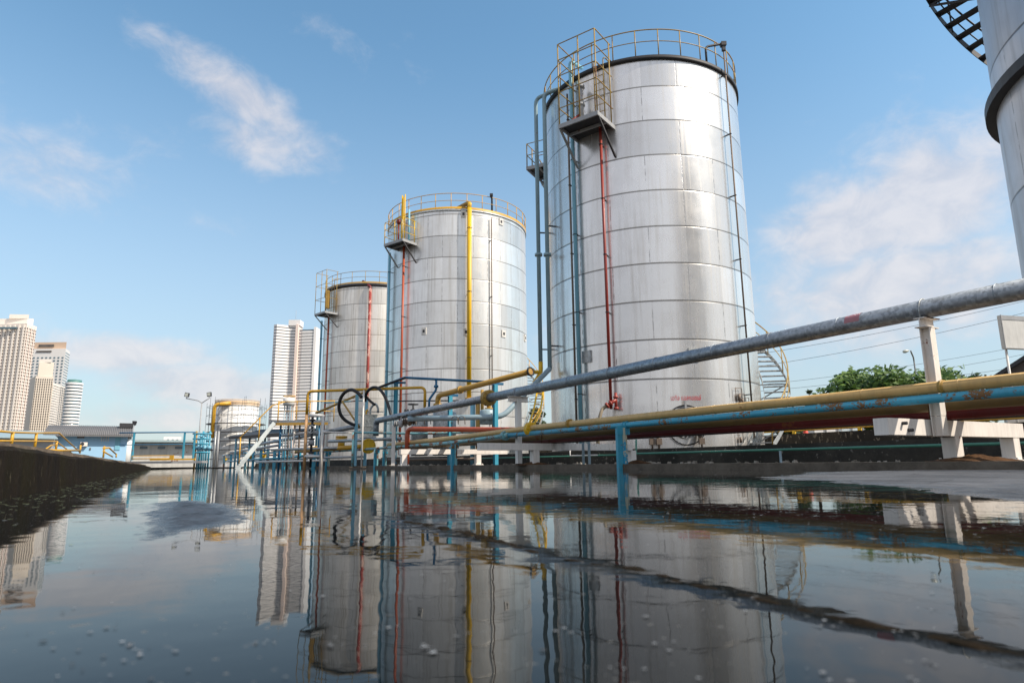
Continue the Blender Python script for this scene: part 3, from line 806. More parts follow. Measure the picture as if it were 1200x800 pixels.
# drain gear at the foot
for px in (764, 772, 822):
    p2 = PC(px, 514, c1, R1 + .3)
    b = MB(); b.cyl(V((p2.x, p2.y, .52)), V((p2.x, p2.y, 1.0)), .03, 8); b.box(V((p2.x, p2.y, .8)), (.18, .16, .2)); b.cyl(V((p2.x, p2.y, 1.0)), V((p2.x, p2.y, 1.03)), .11, 12); b.cyl(V((p2.x, p2.y, .72)), V((c1.x, c1.y, .72)) + (p2 - c1).normalized() * (R1 - .1), .05, 8)
    b.build('drain_valve', M['conduit'], t1)
# red lettering above the manhole, bent to the shell
fc = bpy.data.curves.new('lettering', 'FONT'); fc.body = 'เอทิล แอลกอฮอล์'; fc.size = .3; fc.align_x = 'CENTER'
fo = bpy.data.objects.new('lettering_source', fc); col.objects.link(fo)
bpy.context.view_layer.update()
me = bpy.data.meshes.new_from_object(fo.evaluated_get(bpy.context.evaluated_depsgraph_get())); bpy.data.objects.remove(fo)
pl = PC(804, 466, c1, R1); az = bear(c1, pl)
xs = [v.co.x for v in me.vertices] or [0]; wd = max(xs) - min(xs); kx = 1.05 / max(wd, .1)
for v in me.vertices:
    q = azp(c1, R1 + .012, az - math.degrees(v.co.x * kx / R1), pl.z - .08 + v.co.y * .8)
    v.co = q - ORG[t1.name]
me.materials.append(M['redtext'])
fo = bpy.data.objects.new('lettering', me); col.objects.link(fo); fo.parent = t1; ORG[fo.name] = ORG[t1.name]
# vent lines down the left side
for (px, d, top, y0) in ((631.2, 25.4, 113, 424), (641.5, 24.6, 107, 432)):
    a0 = PD(px, 300, d); r = .083
    tp = PD(px - 3, top + 3, d).z
    tip = azp(c1, R1 - .35, bear(c1, a0) - 22, tp - .1)
    zb = PD(px, y0, d).z
    b = MB(); b.tube([V((a0.x, a0.y, zb)), V((a0.x, a0.y, tp)), tip], r, 12, bend=.3)
    b.cyl(V((a0.x, a0.y, PD(px, 300, d).z)), V((a0.x, a0.y, PD(px, 300, d).z + .1)), r * 1.9, 16)
    v_ = b.build('vent_pipe', M['ventblue'], t1)
    for zz in (4.6, 9.5): MB().bar(V((a0.x, a0.y, zz)), azp(c1, R1, bear(c1, a0), zz), .05, .05).build('bracket', M['darksteel'], v_)
    if px < 635:
        b = MB(); e = PD(632, 452, d)
        b.tube([V((a0.x, a0.y, zb)), V((a0.x, a0.y, zb - .45)), V((e.x - .25, e.y - .2, zb - .95))], r * 1.08, 12, bend=.2)
        g = PD(625, 436, d - .1); b.cyl(V((a0.x, a0.y, g.z)), V((g.x, g.y - .1, g.z)), .075, 10); b.cyl(V((g.x, g.y - .1, g.z)), V((g.x, g.y - .1, g.z)) + V((-.07, -.03, 0)), .14, 16)
        b.build('pipe_elbow', M['brightyel'], v_)
    else:
        b = MB(); e = PD(589, 488, d - 1.0); e2 = PD(478, 489.5, 23.6)
        b.tube([V((a0.x, a0.y, zb)), e, V((e2.x, e2.y, e.z - .05))], .1, 12, bend=.3); b.build('header_pipe', M['paleblue'], v_, label='pale blue header pipe slanting down and running left')
        c_ = PD(645, 431, d - .1); 
spiral(t1, c1, R1, 143, -56, PZTOP + .1, 13.5, .9, M['railyel'])
platform(t1, c1, R1, -63, 13.6, 1.3, 1.05, M['railyel'], 2, 1.15, ladder=False)

# ---- middle tank
c2, R2, T2 = centre(-4.97, 42.7), 4.7, 15.62
t2 = thing('storage_tank', 'middle silver storage tank with a thick yellow pipe down its front', 'storage tank', (c2.x, c2.y, PZTOP), 'silver storage tanks in a row')
shell(t2, c2, R2, T2, M['clad2']); rim(t2, c2, R2, T2, M['galvlight'], .06, .05)
guardrail(t2, c2, R2 + .02, T2 + .05, M['yellow'], 12, toe=M['yellow'], h=1.05)
pp2 = PC(476.5, 290, c2, R2); az = bear(c2, pp2)
pf2, Q2 = platform(t2, c2, R2, az, pp2.z + .1, 1.65, 1.1, M['brightyel'], 3, 1.4, ladder=False)
b = MB(); zz = pp2.z + .1
for s in (.05, .32): b.cyl(Q2(.5, s, zz), Q2(.5, s, zz + 3.2), .035, 8)
b.box(Q2(.5, .18, zz + 2.3), (.06, .3, 1.5)); b.build('ladder', M['brightyel'], pf2)
b = MB(); b.cyl(Q2(.35, -.1, zz), Q2(.35, -.1, zz + 2.6), .07, 8); b.cyl(Q2(.3, .5, zz), Q2(.3, .5, zz + 2.2), .06, 8); b.build('riser', M['skyblue'], pf2)
b = MB(); b.cyl(Q2(.3, -.45, zz), Q2(.3, -.45, zz + 1.5), .06, 8); b.cyl(Q2(.3, -.45, zz + 1.5), Q2(.3, -.45, zz + 1.75), .13, 10); b.build('valve', M['red'], pf2)
drop(t2, c2, R2, 475, 370, .24, .075, M['orange'], .7, pp2.z, top_in=False, brackets=4, label='orange red drop pipe')
drop(t2, c2, R2, 458.5, 380, .22, .085, M['skyblue'], .7, pp2.z, top_in=False, brackets=4, label='light blue drop pipe')
az, o = drop(t2, c2, R2, 549, 350, .3, .135, M['brightyel'], PC(549, 467, c2, R2 + .3).z, PC(549, 238, c2, R2 + .3).z, top_in=False, brackets=3, label='thick yellow pipe down the front')
a_ = azp(c2, R2 + .3, az, PC(549, 238, c2, R2 + .3).z); e_ = azp(c2, R2 - .7, az + 9, T2 + .25)
b = MB(); b.tube([a_ - Z * .3, a_ + Z * .05, e_ + Z * .12, e_ - Z * .2], .135, 12, bend=.2); b.build('pipe_elbow', M['ochre'], o)
b = MB(); g = azp(c2, R2 + .3, az, PC(549, 467, c2, R2 + .3).z); b.cyl(g - Z * .1, g + Z * .05, .25, 16); b.cyl(g - Z * .22, g - Z * .12, .25, 16); b.cyl(g - Z * .2, g, .14, 12); b.build('flange', M['ochre'], o)
az, o = drop(t2, c2, R2, 575, 350, .14, .035, M['conduit'], .7, T2 - .3, top_in=False, brackets=4, label='thin brown conduit')
b = MB(); g0 = azp(c2, R2 - .2, az - 3, T2 + .1); g1 = azp(c2, R2 + .15, az, T2 + 1.2)
b.tube([g0, g0 + Z * 1.1, g1, g1 - Z * .2], .06, 8, bend=.2); b.box(g1, (.2, .2, .15)); b.build('gooseneck', M['darksteel'], t2)
for (px, py) in ((543, 251), (587, 260), (497, 388), (546, 389), (590, 391), (615, 396)):
    p2 = PC(px, py, c2, R2); a2 = bear(c2, p2); n2_ = V((math.sin(R_(a2)), math.cos(R_(a2)), 0)); t2_ = V((n2_.y, -n2_.x, 0))
    b = MB(); b.box(p2, (.3, .1, .44), (t2_, n2_, Z)); o = b.build('inspection_cover', M['white'], t2); MB().box(p2 + n2_ * .05, (.13, .04, .16), (t2_, n2_, Z)).build('handle', M['darksteel'], o)
spiral(t2, c2, R2, 137, -40, PZTOP + .1, 13.6, .95, M['yellow'])

# ---- far tank
c3, R3, T3 = centre(-12.2, 60.7), 4.64, 15.75
t3 = thing('storage_tank', 'smallest looking, most weathered storage tank, behind the middle tank', 'storage tank', (c3.x, c3.y, PZTOP), 'silver storage tanks in a row')
shell(t3, c3, R3, T3, M['clad3']); rim(t3, c3, R3, T3, M['rim_black'], .22, .08)
guardrail(t3, c3, R3 + .02, T3 + .05, M['railyel'], 15, toe=M['ochre'])
pp3 = PC(389, 370, c3, R3); az = bear(c3, pp3)
pf3, Q3 = platform(t3, c3, R3, az, pp3.z + .1, 1.7, 1.2, M['railyel'], 3, T3 + 1.2 - pp3.z)
b = MB(); b.box(Q3(.5, 0, pp3.z + 1.4), (.3, .5, 1.6)); b.build('cabinet', M['ochre'], pf3)
drop(t3, c3, R3, 387, 400, .24, .08, M['orange'], .7, pp3.z, top_in=False, brackets=3, label='orange red drop pipe')
drop(t3, c3, R3, 377, 400, .22, .1, M['skyblue'], .7, pp3.z, top_in=False, brackets=3, label='light blue drop pipe')
az, o = drop(t3, c3, R3, 432.5, 400, .3, .13, paint('blotched_red', (.3, .04, .03), .75, rustc=(.3, .2, .17), scale=5), 1.0, PC(433, 338, c3, R3 + .3).z, top_in=False, brackets=4, label='blotchy red pipe down the front')
a_ = azp(c3, R3 + .3, az, PC(433, 338, c3, R3 + .3).z); e_ = azp(c3, R3 - .6, az + 11, T3 + .2)
b = MB(); b.tube([a_ - Z * .3, a_ + Z * .15, e_ + Z * .2], .13, 10, bend=.15); b.build('pipe_elbow', M['darkred'], o)
b = MB(); b.lathe(V((c3.x, c3.y, 0)), [(R3, 4.6), (R3 + .07, 4.6), (R3 + .07, 4.95), (R3, 4.95)], 96, smooth=False); b.build('stiffener_ring', M['clad3'], t3)

# ---- tank at the right edge of the picture
c4, R4, T4 = centre(52.35, 18.2), 4.1, 14.6
t4 = thing('storage_tank', 'grey storage tank cut off by the right edge, with a dark stair round it', 'storage tank', (c4.x, c4.y, PZTOP), 'silver storage tanks in a row')
shell(t4, c4, R4, T4, M['clad4']); rim(t4, c4, R4, T4, M['rim_black'])
guardrail(t4, c4, R4, T4 + .05, M['railyel'], 15)
pz = PC(1163, 140, c4, R4 + .05).z
b = MB(); b.lathe(V((c4.x, c4.y, 0)), [(R4, pz - .12), (R4 + .2, pz - .12), (R4 + .2, pz + .1), (R4, pz + .1)], 96, smooth=False); b.build('stiffener_ring', M['darksteel'], t4)
zs = CAMH + (PC(1156, 88, c4, R4).z - CAMH) * 21 / 17.7
spiral(t4, c4, R4, 349 + 22, 349 - 70, zs - .8, zs + 4.6, 1.15, M['darksteel'], dark=True)
# ------------------------------------------------------------------ pipes along the basin
def single(name, mat, label, cat, mb, origin, group=None):
    return mb.build(name, mat, None, origin, label, cat, group)
def flange(mb, c, d, R, th=.05, gap=.03, nb=8):
    d = V(d).normalized(); mb.cyl(V(c) - d * (gap + th) * .98, V(c) + d * (gap + th) * .98, R * .55, 14)
    mb.cyl(V(c) - d * (gap + th), V(c) - d * gap * .3, R, 18); mb.cyl(V(c) + d * gap * .3, V(c) + d * (gap + th), R, 18)
    for s in (-1, 1): bolts(mb, V(c) + d * (s * (gap + th)), d * s, R * .78, R * .1, nb, R * .16)
# big galvanised line
VG = 8.62
gA = PV(1330, 311.5, VG); gB = PV(573, 465, VG); gE = PV(441, 493, VG); zg = (gA.z + gB.z) / 2
def gp(px): 
    p = GV(px, VG, gA.z); t = (p - gA).length / (gE - gA).length
    return V((p.x, p.y, gA.z + (gE.z - gA.z) * t))
g0 = gp(1500); g1 = gE
t = thing('pipeline', 'long grey galvanised pipeline rising to the right edge in front of the tanks', 'pipeline', (g1.x, g1.y, 0))
b = MB(); ez = V((g1.x, g1.y, g1.z - .62)); b.tube([g0, gp(573)], .122, 20); b.build('pipe', M['galv'], t)
b = MB(); b.tube([gp(572), g1, ez], .117, 18, bend=.25); b.build('pipe', M['galv'], t)
b = MB(); flange(b, gp(572.5), g1 - g0, .23, .05, .03); b.build('flange', M['ochre'], t, label='rusty ochre flange pair')
for px in (1170, 985, 905, 838, 770, 716, 668, 632, 540, 500): m = MB(); m.torus(gp(px), g1 - g0, .123, .006, 24, 5); m.build('weld_bead', M['galv'], t)
b = MB(); q = gp(605); b.cyl(q - (g1 - g0).normalized() * .1, q + (g1 - g0).normalized() * .1, .129, 18); b.build('weld_collar', M['galv'], t)
b = MB(); q = gp(1003); dn = (g1 - g0).normalized()
b.tube([q - dn * .12, q + dn * .1], .1226, 20, caps=False); b.build('paint_mark', paint('faded_red_mark', (.42, .16, .17), .45, rustc=(.2, .22, .24), scale=14), t, label='smudged red mark')
gax = (-UX, VX, Z)
# its right stand
q = gp(1083); st = GV(1119, VG, .1); zt = q.z - .122
t = thing('pipe_stand', 'tall white I-beam post carrying the galvanised pipeline at the right', 'pipe stand', (q.x, q.y, .1), 'white pipe stands')
b = MB(); b.ibeam(V((q.x, q.y, .66)), V((q.x, q.y, zt - .135)), .125, .125, .012, UX); b.build('post', M['beamwhite'], t)
b = MB(); b.ibeam(V((q.x, q.y, zt - .07)) - VX * .16, V((q.x, q.y, zt - .07)) + VX * .16, .13, .125, .012); b.build('cap_beam', M['beamwhite'], t)
b = MB(); b.tube([q + VX * .13 + Z * -.13] + [q + VX * (.13 * math.cos(a * .3142)) + Z * (.13 * math.sin(a * .3142)) for a in range(11)] + [q - VX * .13 - Z * .15], .009, 6); b.build('u_bolt', M['galvlight'], t)
b = MB(); b.box(V((q.x, q.y, zt - .006)) + VX * .06, (.14, .3, .01), (UX, VX, Z)); b.build('bearing_plate', M['rust'], t)
# left stand
q = gp(607); zt = q.z - .122
t = thing('pipe_stand', 'slim white post with a wide flat cap under the galvanised pipeline', 'pipe stand', (q.x, q.y, .1), 'white pipe stands')
b = MB(); b.box(V((q.x, q.y, (zt - .1 + .1) / 2 + .03)), (.13, .13, zt - .2), (UX, VX, Z)); b.build('post', M['white'], t)
b = MB(); b.ibeam(V((q.x, q.y, zt - .07)) - VX * .3, V((q.x, q.y, zt - .07)) + VX * .3, .14, .14, .012); b.build('cap_beam', M['beamwhite'], t)
# second galvanised run further left
VG2 = 9.2
a = PV(428, 497.5, VG2); c = GV(246, VG2, a.z)
b = MB(); b.tube([a, a + (c - a) * .6], .125, 16); single('pipeline', M['galv'], 'grey pipeline running away to the left behind the white pipe frame', 'pipeline', b, a)

# the bundle: yellow over blue, brown and red beneath
def run(name, mat, pts, r, label, cat='pipe', bend=.3, seg=16, group=None):
    b = MB(); b.tube(pts, r, seg, bend=bend); return single(name, mat, label, cat, b, pts[-1], group)
VB = 8.4
zb = PV(733, 498, VB).z
blue = [GV(1500, VB, zb)] + [GV(733, VB, zb), GV(593, VB, zb)]
t = thing('pipe', 'chipped blue pipe at the front of the pipe bundle, nearest the water', 'pipe', blue[-1], 'pipes in the low bundle')
b = MB(); b.tube(blue, .056, 16); b.build('pipe_run', M['bluechip'], t)
pts = [GV(592, VB, zb), PV(560, 514.5, VB), PV(530, 518.5, VB), PV(439, 525.5, VB), PV(379, 529.2, VB)]
b = MB(); b.tube(pts, .052, 14); b.build('pipe_run', M['cyanchip'], t, label='peeling turquoise stretch')
b = MB(); flange(b, GV(592, VB, zb), UX, .125, .035, .02); b.cyl(GV(592, VB, zb) - UX * .2, GV(592, VB, zb) + UX * .2, .075, 14); b.build('flange', M['cyanchip'], t)
b = MB(); q = GV(735, VB, zb)
b.torus(q, UX, .066, .014, 20, 6); b.torus(q + UX * .09, UX, .064, .01, 20, 6); b.build('pipe_clamp', M['bluechip'], t)
VY = 8.45; zy = PV(735, 491.5, VY).z + .025
pts = [GV(1500, VY, zy), GV(735, VY, zy), GV(628, VY, zy), PV(584, 506.5, VY), PV(523, 514, VY), PV(455, 521, VY)]
t = thing('pipe', 'buff yellow pipe lying above the chipped blue pipe of the bundle', 'pipe', pts[-1], 'pipes in the low bundle')
b = MB(); b.tube(pts, .072, 16); b.build('pipe_run', M['buff'], t)
for px in (1125, 1012, 928, 838, 772, 700): q = GV(px, VY, zy); m = MB(); m.torus(q, UX, .0725, .005, 20, 5); m.build('weld_bead', M['buff'], t)
for px in (1105, 668):
    q = GV(px, VY, zy); m = MB(); flange(m, q, UX, .115, .02, .012, 8) if px < 700 else m.torus(q, UX, .078, .012, 20, 6); m.cyl(q - UX * .03, q + UX * .03, .08, 14); m.build('pipe_clamp', M['ochre'], t)
q = GV(622, VY, zy - .03)
b = MB(); flange(b, q, UX, .17, .05, .02, 8); b.build('flange', M['brightyel'], t, label='bright yellow flange pair')
VN = 8.86; zn = zb - .06
run('pipe', M['brown'], [GV(1500, VN, zn + .015), GV(733, VN, zn + .015), GV(570, VN, zn - .03), PV(462, 525, VN)], .085, 'ochre pipe, coloured dark for shade, half hidden under the chipped blue pipe', group='pipes in the low bundle')
VR = 9.1; zr = zb - .14
run('pipe', M['darkred'], [GV(1500, VR, zr), GV(560, VR, zr)], .088, 'dark red pipe lowest of the bundle, resting on the white beams', group='pipes in the low bundle')
run('pipe', M['darksteel'], [GV(1500, 9.36, zr - .02), GV(640, 9.36, zr - .02)], .075, 'black tube standing in for the shadow behind the dark red pipe of the bundle', group='pipes in the low bundle')  # dark tube added in place of the shadow behind the red pipe
zbt = zr - .1
# white sleeper beams on legs
def sleeper(px, v0, v1, label, legs, h=.2, s=None):
    p = GV(px, v0, 0)
    if s is not None: p = L(6, s).lerp(L(12, s), frac_at(px, L(6, s), L(12, s))); v0 = p.dot(VX)
    t = thing('pipe_support', label, 'pipe support', (p.x, p.y, .1), 'white sleeper beams')
    e = p + VX * (v1 - v0)
    b = MB(); b.bar(p + Z * (zbt - h / 2), e + Z * (zbt - h / 2), .17, h)
    for w_ in (.02, ): 
        n = p - V((0, 0, 0))
    b.build('beam', M['beamwhite'], t)
    b = MB(); 
    for side in (-1,):
        b.box(p.lerp(e, .5) + Z * (zbt - h / 2) - UX * .0862, ((e - p).length - .004, .012, h - .004), (VX, UX, Z))
    b.build('web_plate', M['beamwhite'], t)
    for vv, rr, zz in ((VN, .085, zn + .015), (VR, .088, zr)):
        k = (vv - v0) / (v1 - v0); q = p.lerp(e, k); m = MB()
        m.tube([q + VX * (rr + .012) + Z * (zbt - .03)] + [q + Z * zz + VX * ((rr + .012) * math.cos(a * .3142)) + Z * ((rr + .012) * math.sin(a * .3142)) for a in range(11)] + [q - VX * (rr + .012) + Z * (zbt - .03)], .008, 6); m.build('u_bolt', M['rust'], t)
    for px_ in legs:
        q = p.lerp(e, frac_at(px_, p, e)); m = MB(); m.ibeam(q + Z * .08, q + Z * (zbt - h - .001), .17, .17, .013, UX)
        m.box(q + Z * ((zbt - h + .08) / 2) - VX * .086, (.17, .012, zbt - h - .1), (UX, VX, Z))
        m.box(q + Z * .105, (.3, .28, .016), (VX, UX, Z))
        for sx in (-1, 1):
            for sy in (-1, 1): m.cyl(q + VX * (.12 * sx) + UX * (.11 * sy) + Z * .11, q + VX * (.12 * sx) + UX * (.11 * sy) + Z * .145, .016, 6)
        m.build('leg', M['beamwhite'], t)
    return t, p, e
sR, pR, eR = sleeper(1038, 7.3, 11.0, 'broad white sleeper beam crossing under the bundle at the right', (1120, 1188), .2, gp(1083).dot(UX) + .175)
b = MB()
for k, z_ in ((.08, .06), (.11, .14)): b.cyl(pR + VX * (k * 3.7) + Z * (zbt - z_) - UX * .09, pR + VX * (k * 3.7) + Z * (zbt - z_) - UX * .15, .02, 8)
b.build('bolts', M['darksteel'], sR)
qp = gp(1083)
b = MB(); b.ibeam(V((qp.x, qp.y, zbt - .205)), V((qp.x, qp.y, .655)), .125, .125, .012, UX)
b.build('post_foot', M['beamwhite'], [o for o in bpy.data.objects if o.name == 'pipe_stand'][0])
sL, pL, eL = sleeper(561, 7.0, 11.6, 'white sleeper beam crossing under the bundle at mid picture', (627, 741), .17)
sleeper(468, 7.3, 11.2, 'white sleeper beam crossing under the bundle behind the yellow blind flange', (473, 560), .16)
# mounds of rusty dirt round the feet
for (q, s, lab) in ((pR.lerp(eR, frac_at(1122, pR, eR)) - UX * .25, .5, 'mound of rusty dirt round the foot of the right sleeper beam'), (pL.lerp(eL, frac_at(627, pL, eL)), .36, 'mound of rusty dirt round the foot of the middle sleeper beam'), (GV(748, 8.7, 0), .26, 'small heap of rusty dirt beside the peeling blue post')):
    b = MB(); n = 26; rings = 7
    for i in range(rings):
        for k in range(n):
            a = 6.2832 * k / n; r = s * (1 - i / rings) * (1 + .22 * mn.noise(V((math.cos(a) * 1.6, math.sin(a) * 1.6, s))))
            b.v.append(V((q.x + r * math.cos(a) * 1.3, q.y + r * math.sin(a) * .8, .09 + .085 * (i / rings) ** .8 * (1 + .5 * mn.noise(V((a * 3, i, s)))))))
    for i in range(rings - 1):
        for k in range(n): b.f.append([i * n + k, i * n + (k + 1) % n, (i + 1) * n + (k + 1) % n, (i + 1) * n + k]); b.sm.append(True)
    b.f.append([(rings - 1) * n + k for k in range(n)]); b.sm.append(True)
    single('dirt_mound', M['rust'], lab, 'dirt mound', b, V((q.x, q.y, .1)))
# blue angle-iron posts standing in the water
def bluepost(px, v, ztop, label, w, peel=True, z0=-.04):
    q = GV(px, v, 0)
    t = thing('pipe_post', label, 'pipe post', (q.x, q.y, 0), 'blue pipe posts in the water')
    b = MB(); b.box(q + VX * (-w * .5) + Z * ((ztop + z0) / 2), (w * .7, .012, ztop - z0), (VX, UX, Z)); b.box(q + VX * (-w * .86) + UX * .04 + Z * ((ztop + z0) / 2), (.012, .068, ztop - z0), (VX, UX, Z))
    b.build('angle_iron', M['blue'], t)
    b = MB(); b.box(q + VX * (w * .3) + UX * .02 + Z * ((ztop + z0) / 2 - .03), (w * .8, .012, ztop - z0 - .08), (VX, UX, Z)); b.box(q + VX * (-w * .08) - UX * .03 + Z * ((ztop + z0) / 2), (.012, .085, ztop - z0), (VX, UX, Z))
    b.build('angle_iron', M['peelpost'] if w > .13 else M['cyanchip'], t)
    b = MB(); b.box(q + Z * (ztop - .05) - UX * .012, (w * 2.1, .012, .16), (VX, UX, Z)); b.build('saddle_plate', M['bluechip'], t)
    return t
bluepost(732, 8.3, zb - .058, 'peeling blue post standing in the water before the largest tank', .15)
bluepost(533, 8.3, PV(533, 518.4, VB).z - .05, 'peeling turquoise post in the water before the middle tank', .12)
bluepost(441, 8.3, PV(441, 525.5, VB).z - .05, 'turquoise post in the water below the yellow blind flange', .11)
bluepost(451, 8.6, PV(451, 525.5, VB).z - .05, 'turquoise post just right of the one below the yellow blind flange', .1)
bluepost(384, 8.3, PV(384, 529, VB).z - .04, 'turquoise post in the water at the left end of the blue pipe', .14)
# red header
a = PD(600, 503.5, 20.6); c = PD(477.5, 502.5, 23.2); 
t_ = [PD(650, 503, 20), a, c, V((c.x, c.y, .12))]
run('pipe', M['orange'], t_, .085, 'orange red header pipe turning down beneath the grey pipeline', bend=.22)
# green line along the foot of the plinth
VGn = 12.9; zgr = PV(760, 531, VGn).z
pts = [GV(1500, VGn, zgr), GV(745.5, VGn, zgr), GV(745.5, VGn, zgr + .42)]
t = thing('pipe', 'thin green pipe running low along the dark plinth wall', 'pipe', pts[1], 'green pipes along the plinth')
b = MB(); b.tube(pts, .028, 10, bend=.06); b.build('pipe_run', M['green'], t)
for px in (914,): q = GV(px, VGn, zgr); MB().bar(V((q.x, q.y, .05)), q - Z * .02, .05, .05).build('stub_post', M['paleblue'], t)
pts = [GV(735, VGn, zgr - .02), GV(470, VGn, zgr - .02)]
b = MB(); b.tube(pts, .026, 10); single('pipe', M['green'], 'thin green pipe low behind the middle sleeper beam', 'pipe', b, pts[1], 'green pipes along the plinth')
run('pipe', M['white'], [GV(700, 12.2, .36), GV(668, 12.2, .36), GV(668, 12.2, .55)], .02, 'thin pale pipe stub under the middle sleeper beam', bend=.05)
for (px, lab) in ((684, 'left of two pale blue short posts behind the middle sleeper beam'), (690.5, 'right of two pale blue short posts behind the middle sleeper beam')):
    q = GV(px - (0 if px < 685 else -.5), 9.6, 0); b = MB(); b.box(V((q.x, q.y, .36)), (.06, .06, .6)); single('post', M['paleblue'], lab, 'post', b, V((q.x, q.y, .08)))
# rubble and flaked plaster along the plinth foot
b = MB()
for i in range(240):
    s_ = random.uniform(3, 40); q = L(13.22 - abs(random.gauss(0, .14)), s_); r = random.uniform(.03, .1)
    n = 6; vs = [q + V((math.cos(6.283 * k / n) * r * random.uniform(.7, 1.2), math.sin(6.283 * k / n) * r * random.uniform(.7, 1.2), .05)) for k in range(n)]
    tp = [p * 1 + V((0, 0, r * random.uniform(.5, 1.3))) for p in vs]; cc = q + Z * (.05 + r)
    b.add(vs + [p.lerp(cc, .35) for p in tp], [(k, (k + 1) % n, n + (k + 1) % n, n + k) for k in range(n)] + [tuple(range(n, 2 * n))])
b.build('rubble', M['plaster'], kind='stuff', label='pale rubble and flaked plaster along the foot of the plinth wall', cat='rubble')

# ------------------------------------------------------------------ clutter between the basin and the middle tank
def rail(name, mat, label, cat, runs, posts, r=.022, pr=.025, group=None, loc=None):
    t = thing(name, label, cat, loc if loc is not None else V((posts[0][0].x, posts[0][0].y, min(posts[0][0].z, posts[0][1].z))), group)
    b = MB()
    for pts in runs: b.tube(pts, r, 8, bend=.08)
    b.build('rail', mat, t)
    for (a, c) in posts: MB().cyl(a, c, pr, 8).build('post', mat, t)
    return t
D1 = 27.0
def up(px, py0, py1, d):                     # upright from y0 (bottom) to y1 (top) seen in column px
    a = PD(px, py0, d); c = PD(px, py1, d); return a, V((a.x, a.y, c.z))
# tall yellow gantry pipe
d = 27.5; a, c = up(356.5, 547, 458.5, d); e = PD(498, 463.5, 26.5); e.z = c.z
t = thing('pipe', 'long yellow pipe arching over the hoses, rusty orange at its left foot', 'pipe', a)
b = MB(); b.tube([V((a.x, a.y, c.z - 1.0)), V((a.x, a.y, c.z)), e, V((e.x, e.y, PD(498, 478, 26.5).z))], .06, 12, bend=.22); b.build('pipe_run', M['yellow'], t)
b = MB(); b.tube([V((a.x, a.y, 0)), V((a.x, a.y, c.z - 1.0))], .066, 12); b.build('pipe_foot', paint('orange_white_paint', (.72, .42, .2), .35, scale=4, rustc=(.4, .16, .03)), t, label='rusty orange and white foot')
# white square frame
d = 27.3; a1, a2 = up(356, 547, 486.5, d - .3); b1, b2 = up(376, 547.5, 487, d - .5)
t = thing('goalpost_support', 'white square pipe frame standing in the water left of the hoses', 'pipe support', a1)
b = MB(); b.tube([a2 + V((.12, 0, 0)), a2 + (b2 - a2) * .5, b2, V((b1.x, b1.y, -.03))], .075, 8); b.build('frame', M['white'], t)
for y in (534.5,):
    p, q = PD(357.5, y, d - .3), PD(375, y, d - .5); MB().cyl(p, q, .05, 8).build('crossbar', M['white'], t)
# valve train inside the frame
q = PD(364, 540, 27.6)
t = thing('valve_train', 'grey valve train with a handwheel inside the white pipe frame', 'valve', V((q.x, q.y, .1)))
b = MB(); b.cyl(V((q.x, q.y, .06)), V((q.x, q.y, PD(364, 488, 27.6).z)), .055, 10)
for y in (530, 521, 514, 498, 492): z_ = PD(364, y, 27.6).z; b.cyl(V((q.x, q.y, z_ - .03)), V((q.x, q.y, z_ + .03)), .13, 12)
b.build('pipe', M['darksteel'], t)
w_ = PD(364.5, 503, 27.4); b = MB(); b.torus(w_, V((-.3, -1, 0)), .16, .025, 20, 8)
for k in range(4): b.cyl(w_, w_ + V((math.cos(k * 1.571), -.3 * math.cos(k * 1.571) * 0, math.sin(k * 1.571))) * .16, .018, 6)
b.cyl(w_, w_ + V((.05, .25, 0)), .03, 8); b.build('handwheel', M['galvlight'], t)
for y in (518, 534):
    z_ = PD(364, y, 27.6); b = MB(); b.lathe(V((q.x, q.y, z_.z)), [(.02, -.16), (.1, -.1), (.13, 0), (.1, .1), (.02, .16)], 14); b.build('valve_body', M['greypaint'], t)
# white pole
a, c = up(423.5, 547, 457, 25.5)
t = thing('pole', 'thin white pole standing in front of the steel vessel', 'pole', V((a.x, a.y, .03)))
b = MB(); b.cyl(V((a.x, a.y, -.02)), c, .034, 10); b.build('pole_shaft', M['white'], t); b = MB(); b.box(V((a.x - .12, a.y, .06)), (.62, .3, .05)); b.build('base_plate', M['ledge'], t)
# pinkish white guard rail
p0, p1 = up(375.8, 548, 506, 26.2); r0, r1 = up(411, 530, 507, 26.6)
rail('guard_rail', M['beamwhite'], 'pinkish white low guard rail right of the white pipe frame', 'guard rail', [[p1, r1]], [(V((p0.x, p0.y, -.03)), p1)], .035, .038)
p0, p1 = up(413.8, 526, 506.5, 26.4); r0, r1 = up(561, 545, 508.5, 24.2); m0, m1 = up(490, 545, 508, 25.2)
rail('guard_rail', M['cyanchip'], 'peeling turquoise guard rail running right behind the red header pipe', 'guard rail', [[p1, m1, V((r1.x, r1.y, m1.z))]], [(V((p0.x, p0.y, .05)), p1), (V((r0.x, r0.y, .05)), V((r1.x, r1.y, m1.z)))], .045, .06)
# steel vessel
q = PD(431, 530, 29.2); zt = PD(431, 486.5, 29.2).z; zb_ = PD(431, 512.5, 29.2).z; R = .36
t = thing('vessel', 'squat dented steel vessel below the black hose loops', 'vessel', V((q.x, q.y, zb_ - .4)))
b = MB(); cc = V((q.x, q.y, 0)); h_ = zt - zb_
b.lathe(cc, [(.02, zb_), (R * .98, zb_), (R * .98, zb_ + h_ * .45), (R * 1.02, zb_ + h_ * .47), (R * 1.02, zb_ + h_ * .52), (R * .98, zb_ + h_ * .54), (R * .98, zt - .03), (R * 1.06, zt - .02), (R * 1.06, zt + .02), (.02, zt + .02)], 32, smooth=False); b.build('body', M['steel'], t)
b = MB(); b.lathe(cc, [(.02, zb_ - .38), (R * .7, zb_ - .38), (R * .85, zb_ - .03), (R * 1.05, zb_ - .03), (R * 1.05, zb_ - .002), (.02, zb_ - .002)], 24); b.build('skirt', M['greypaint'], t)
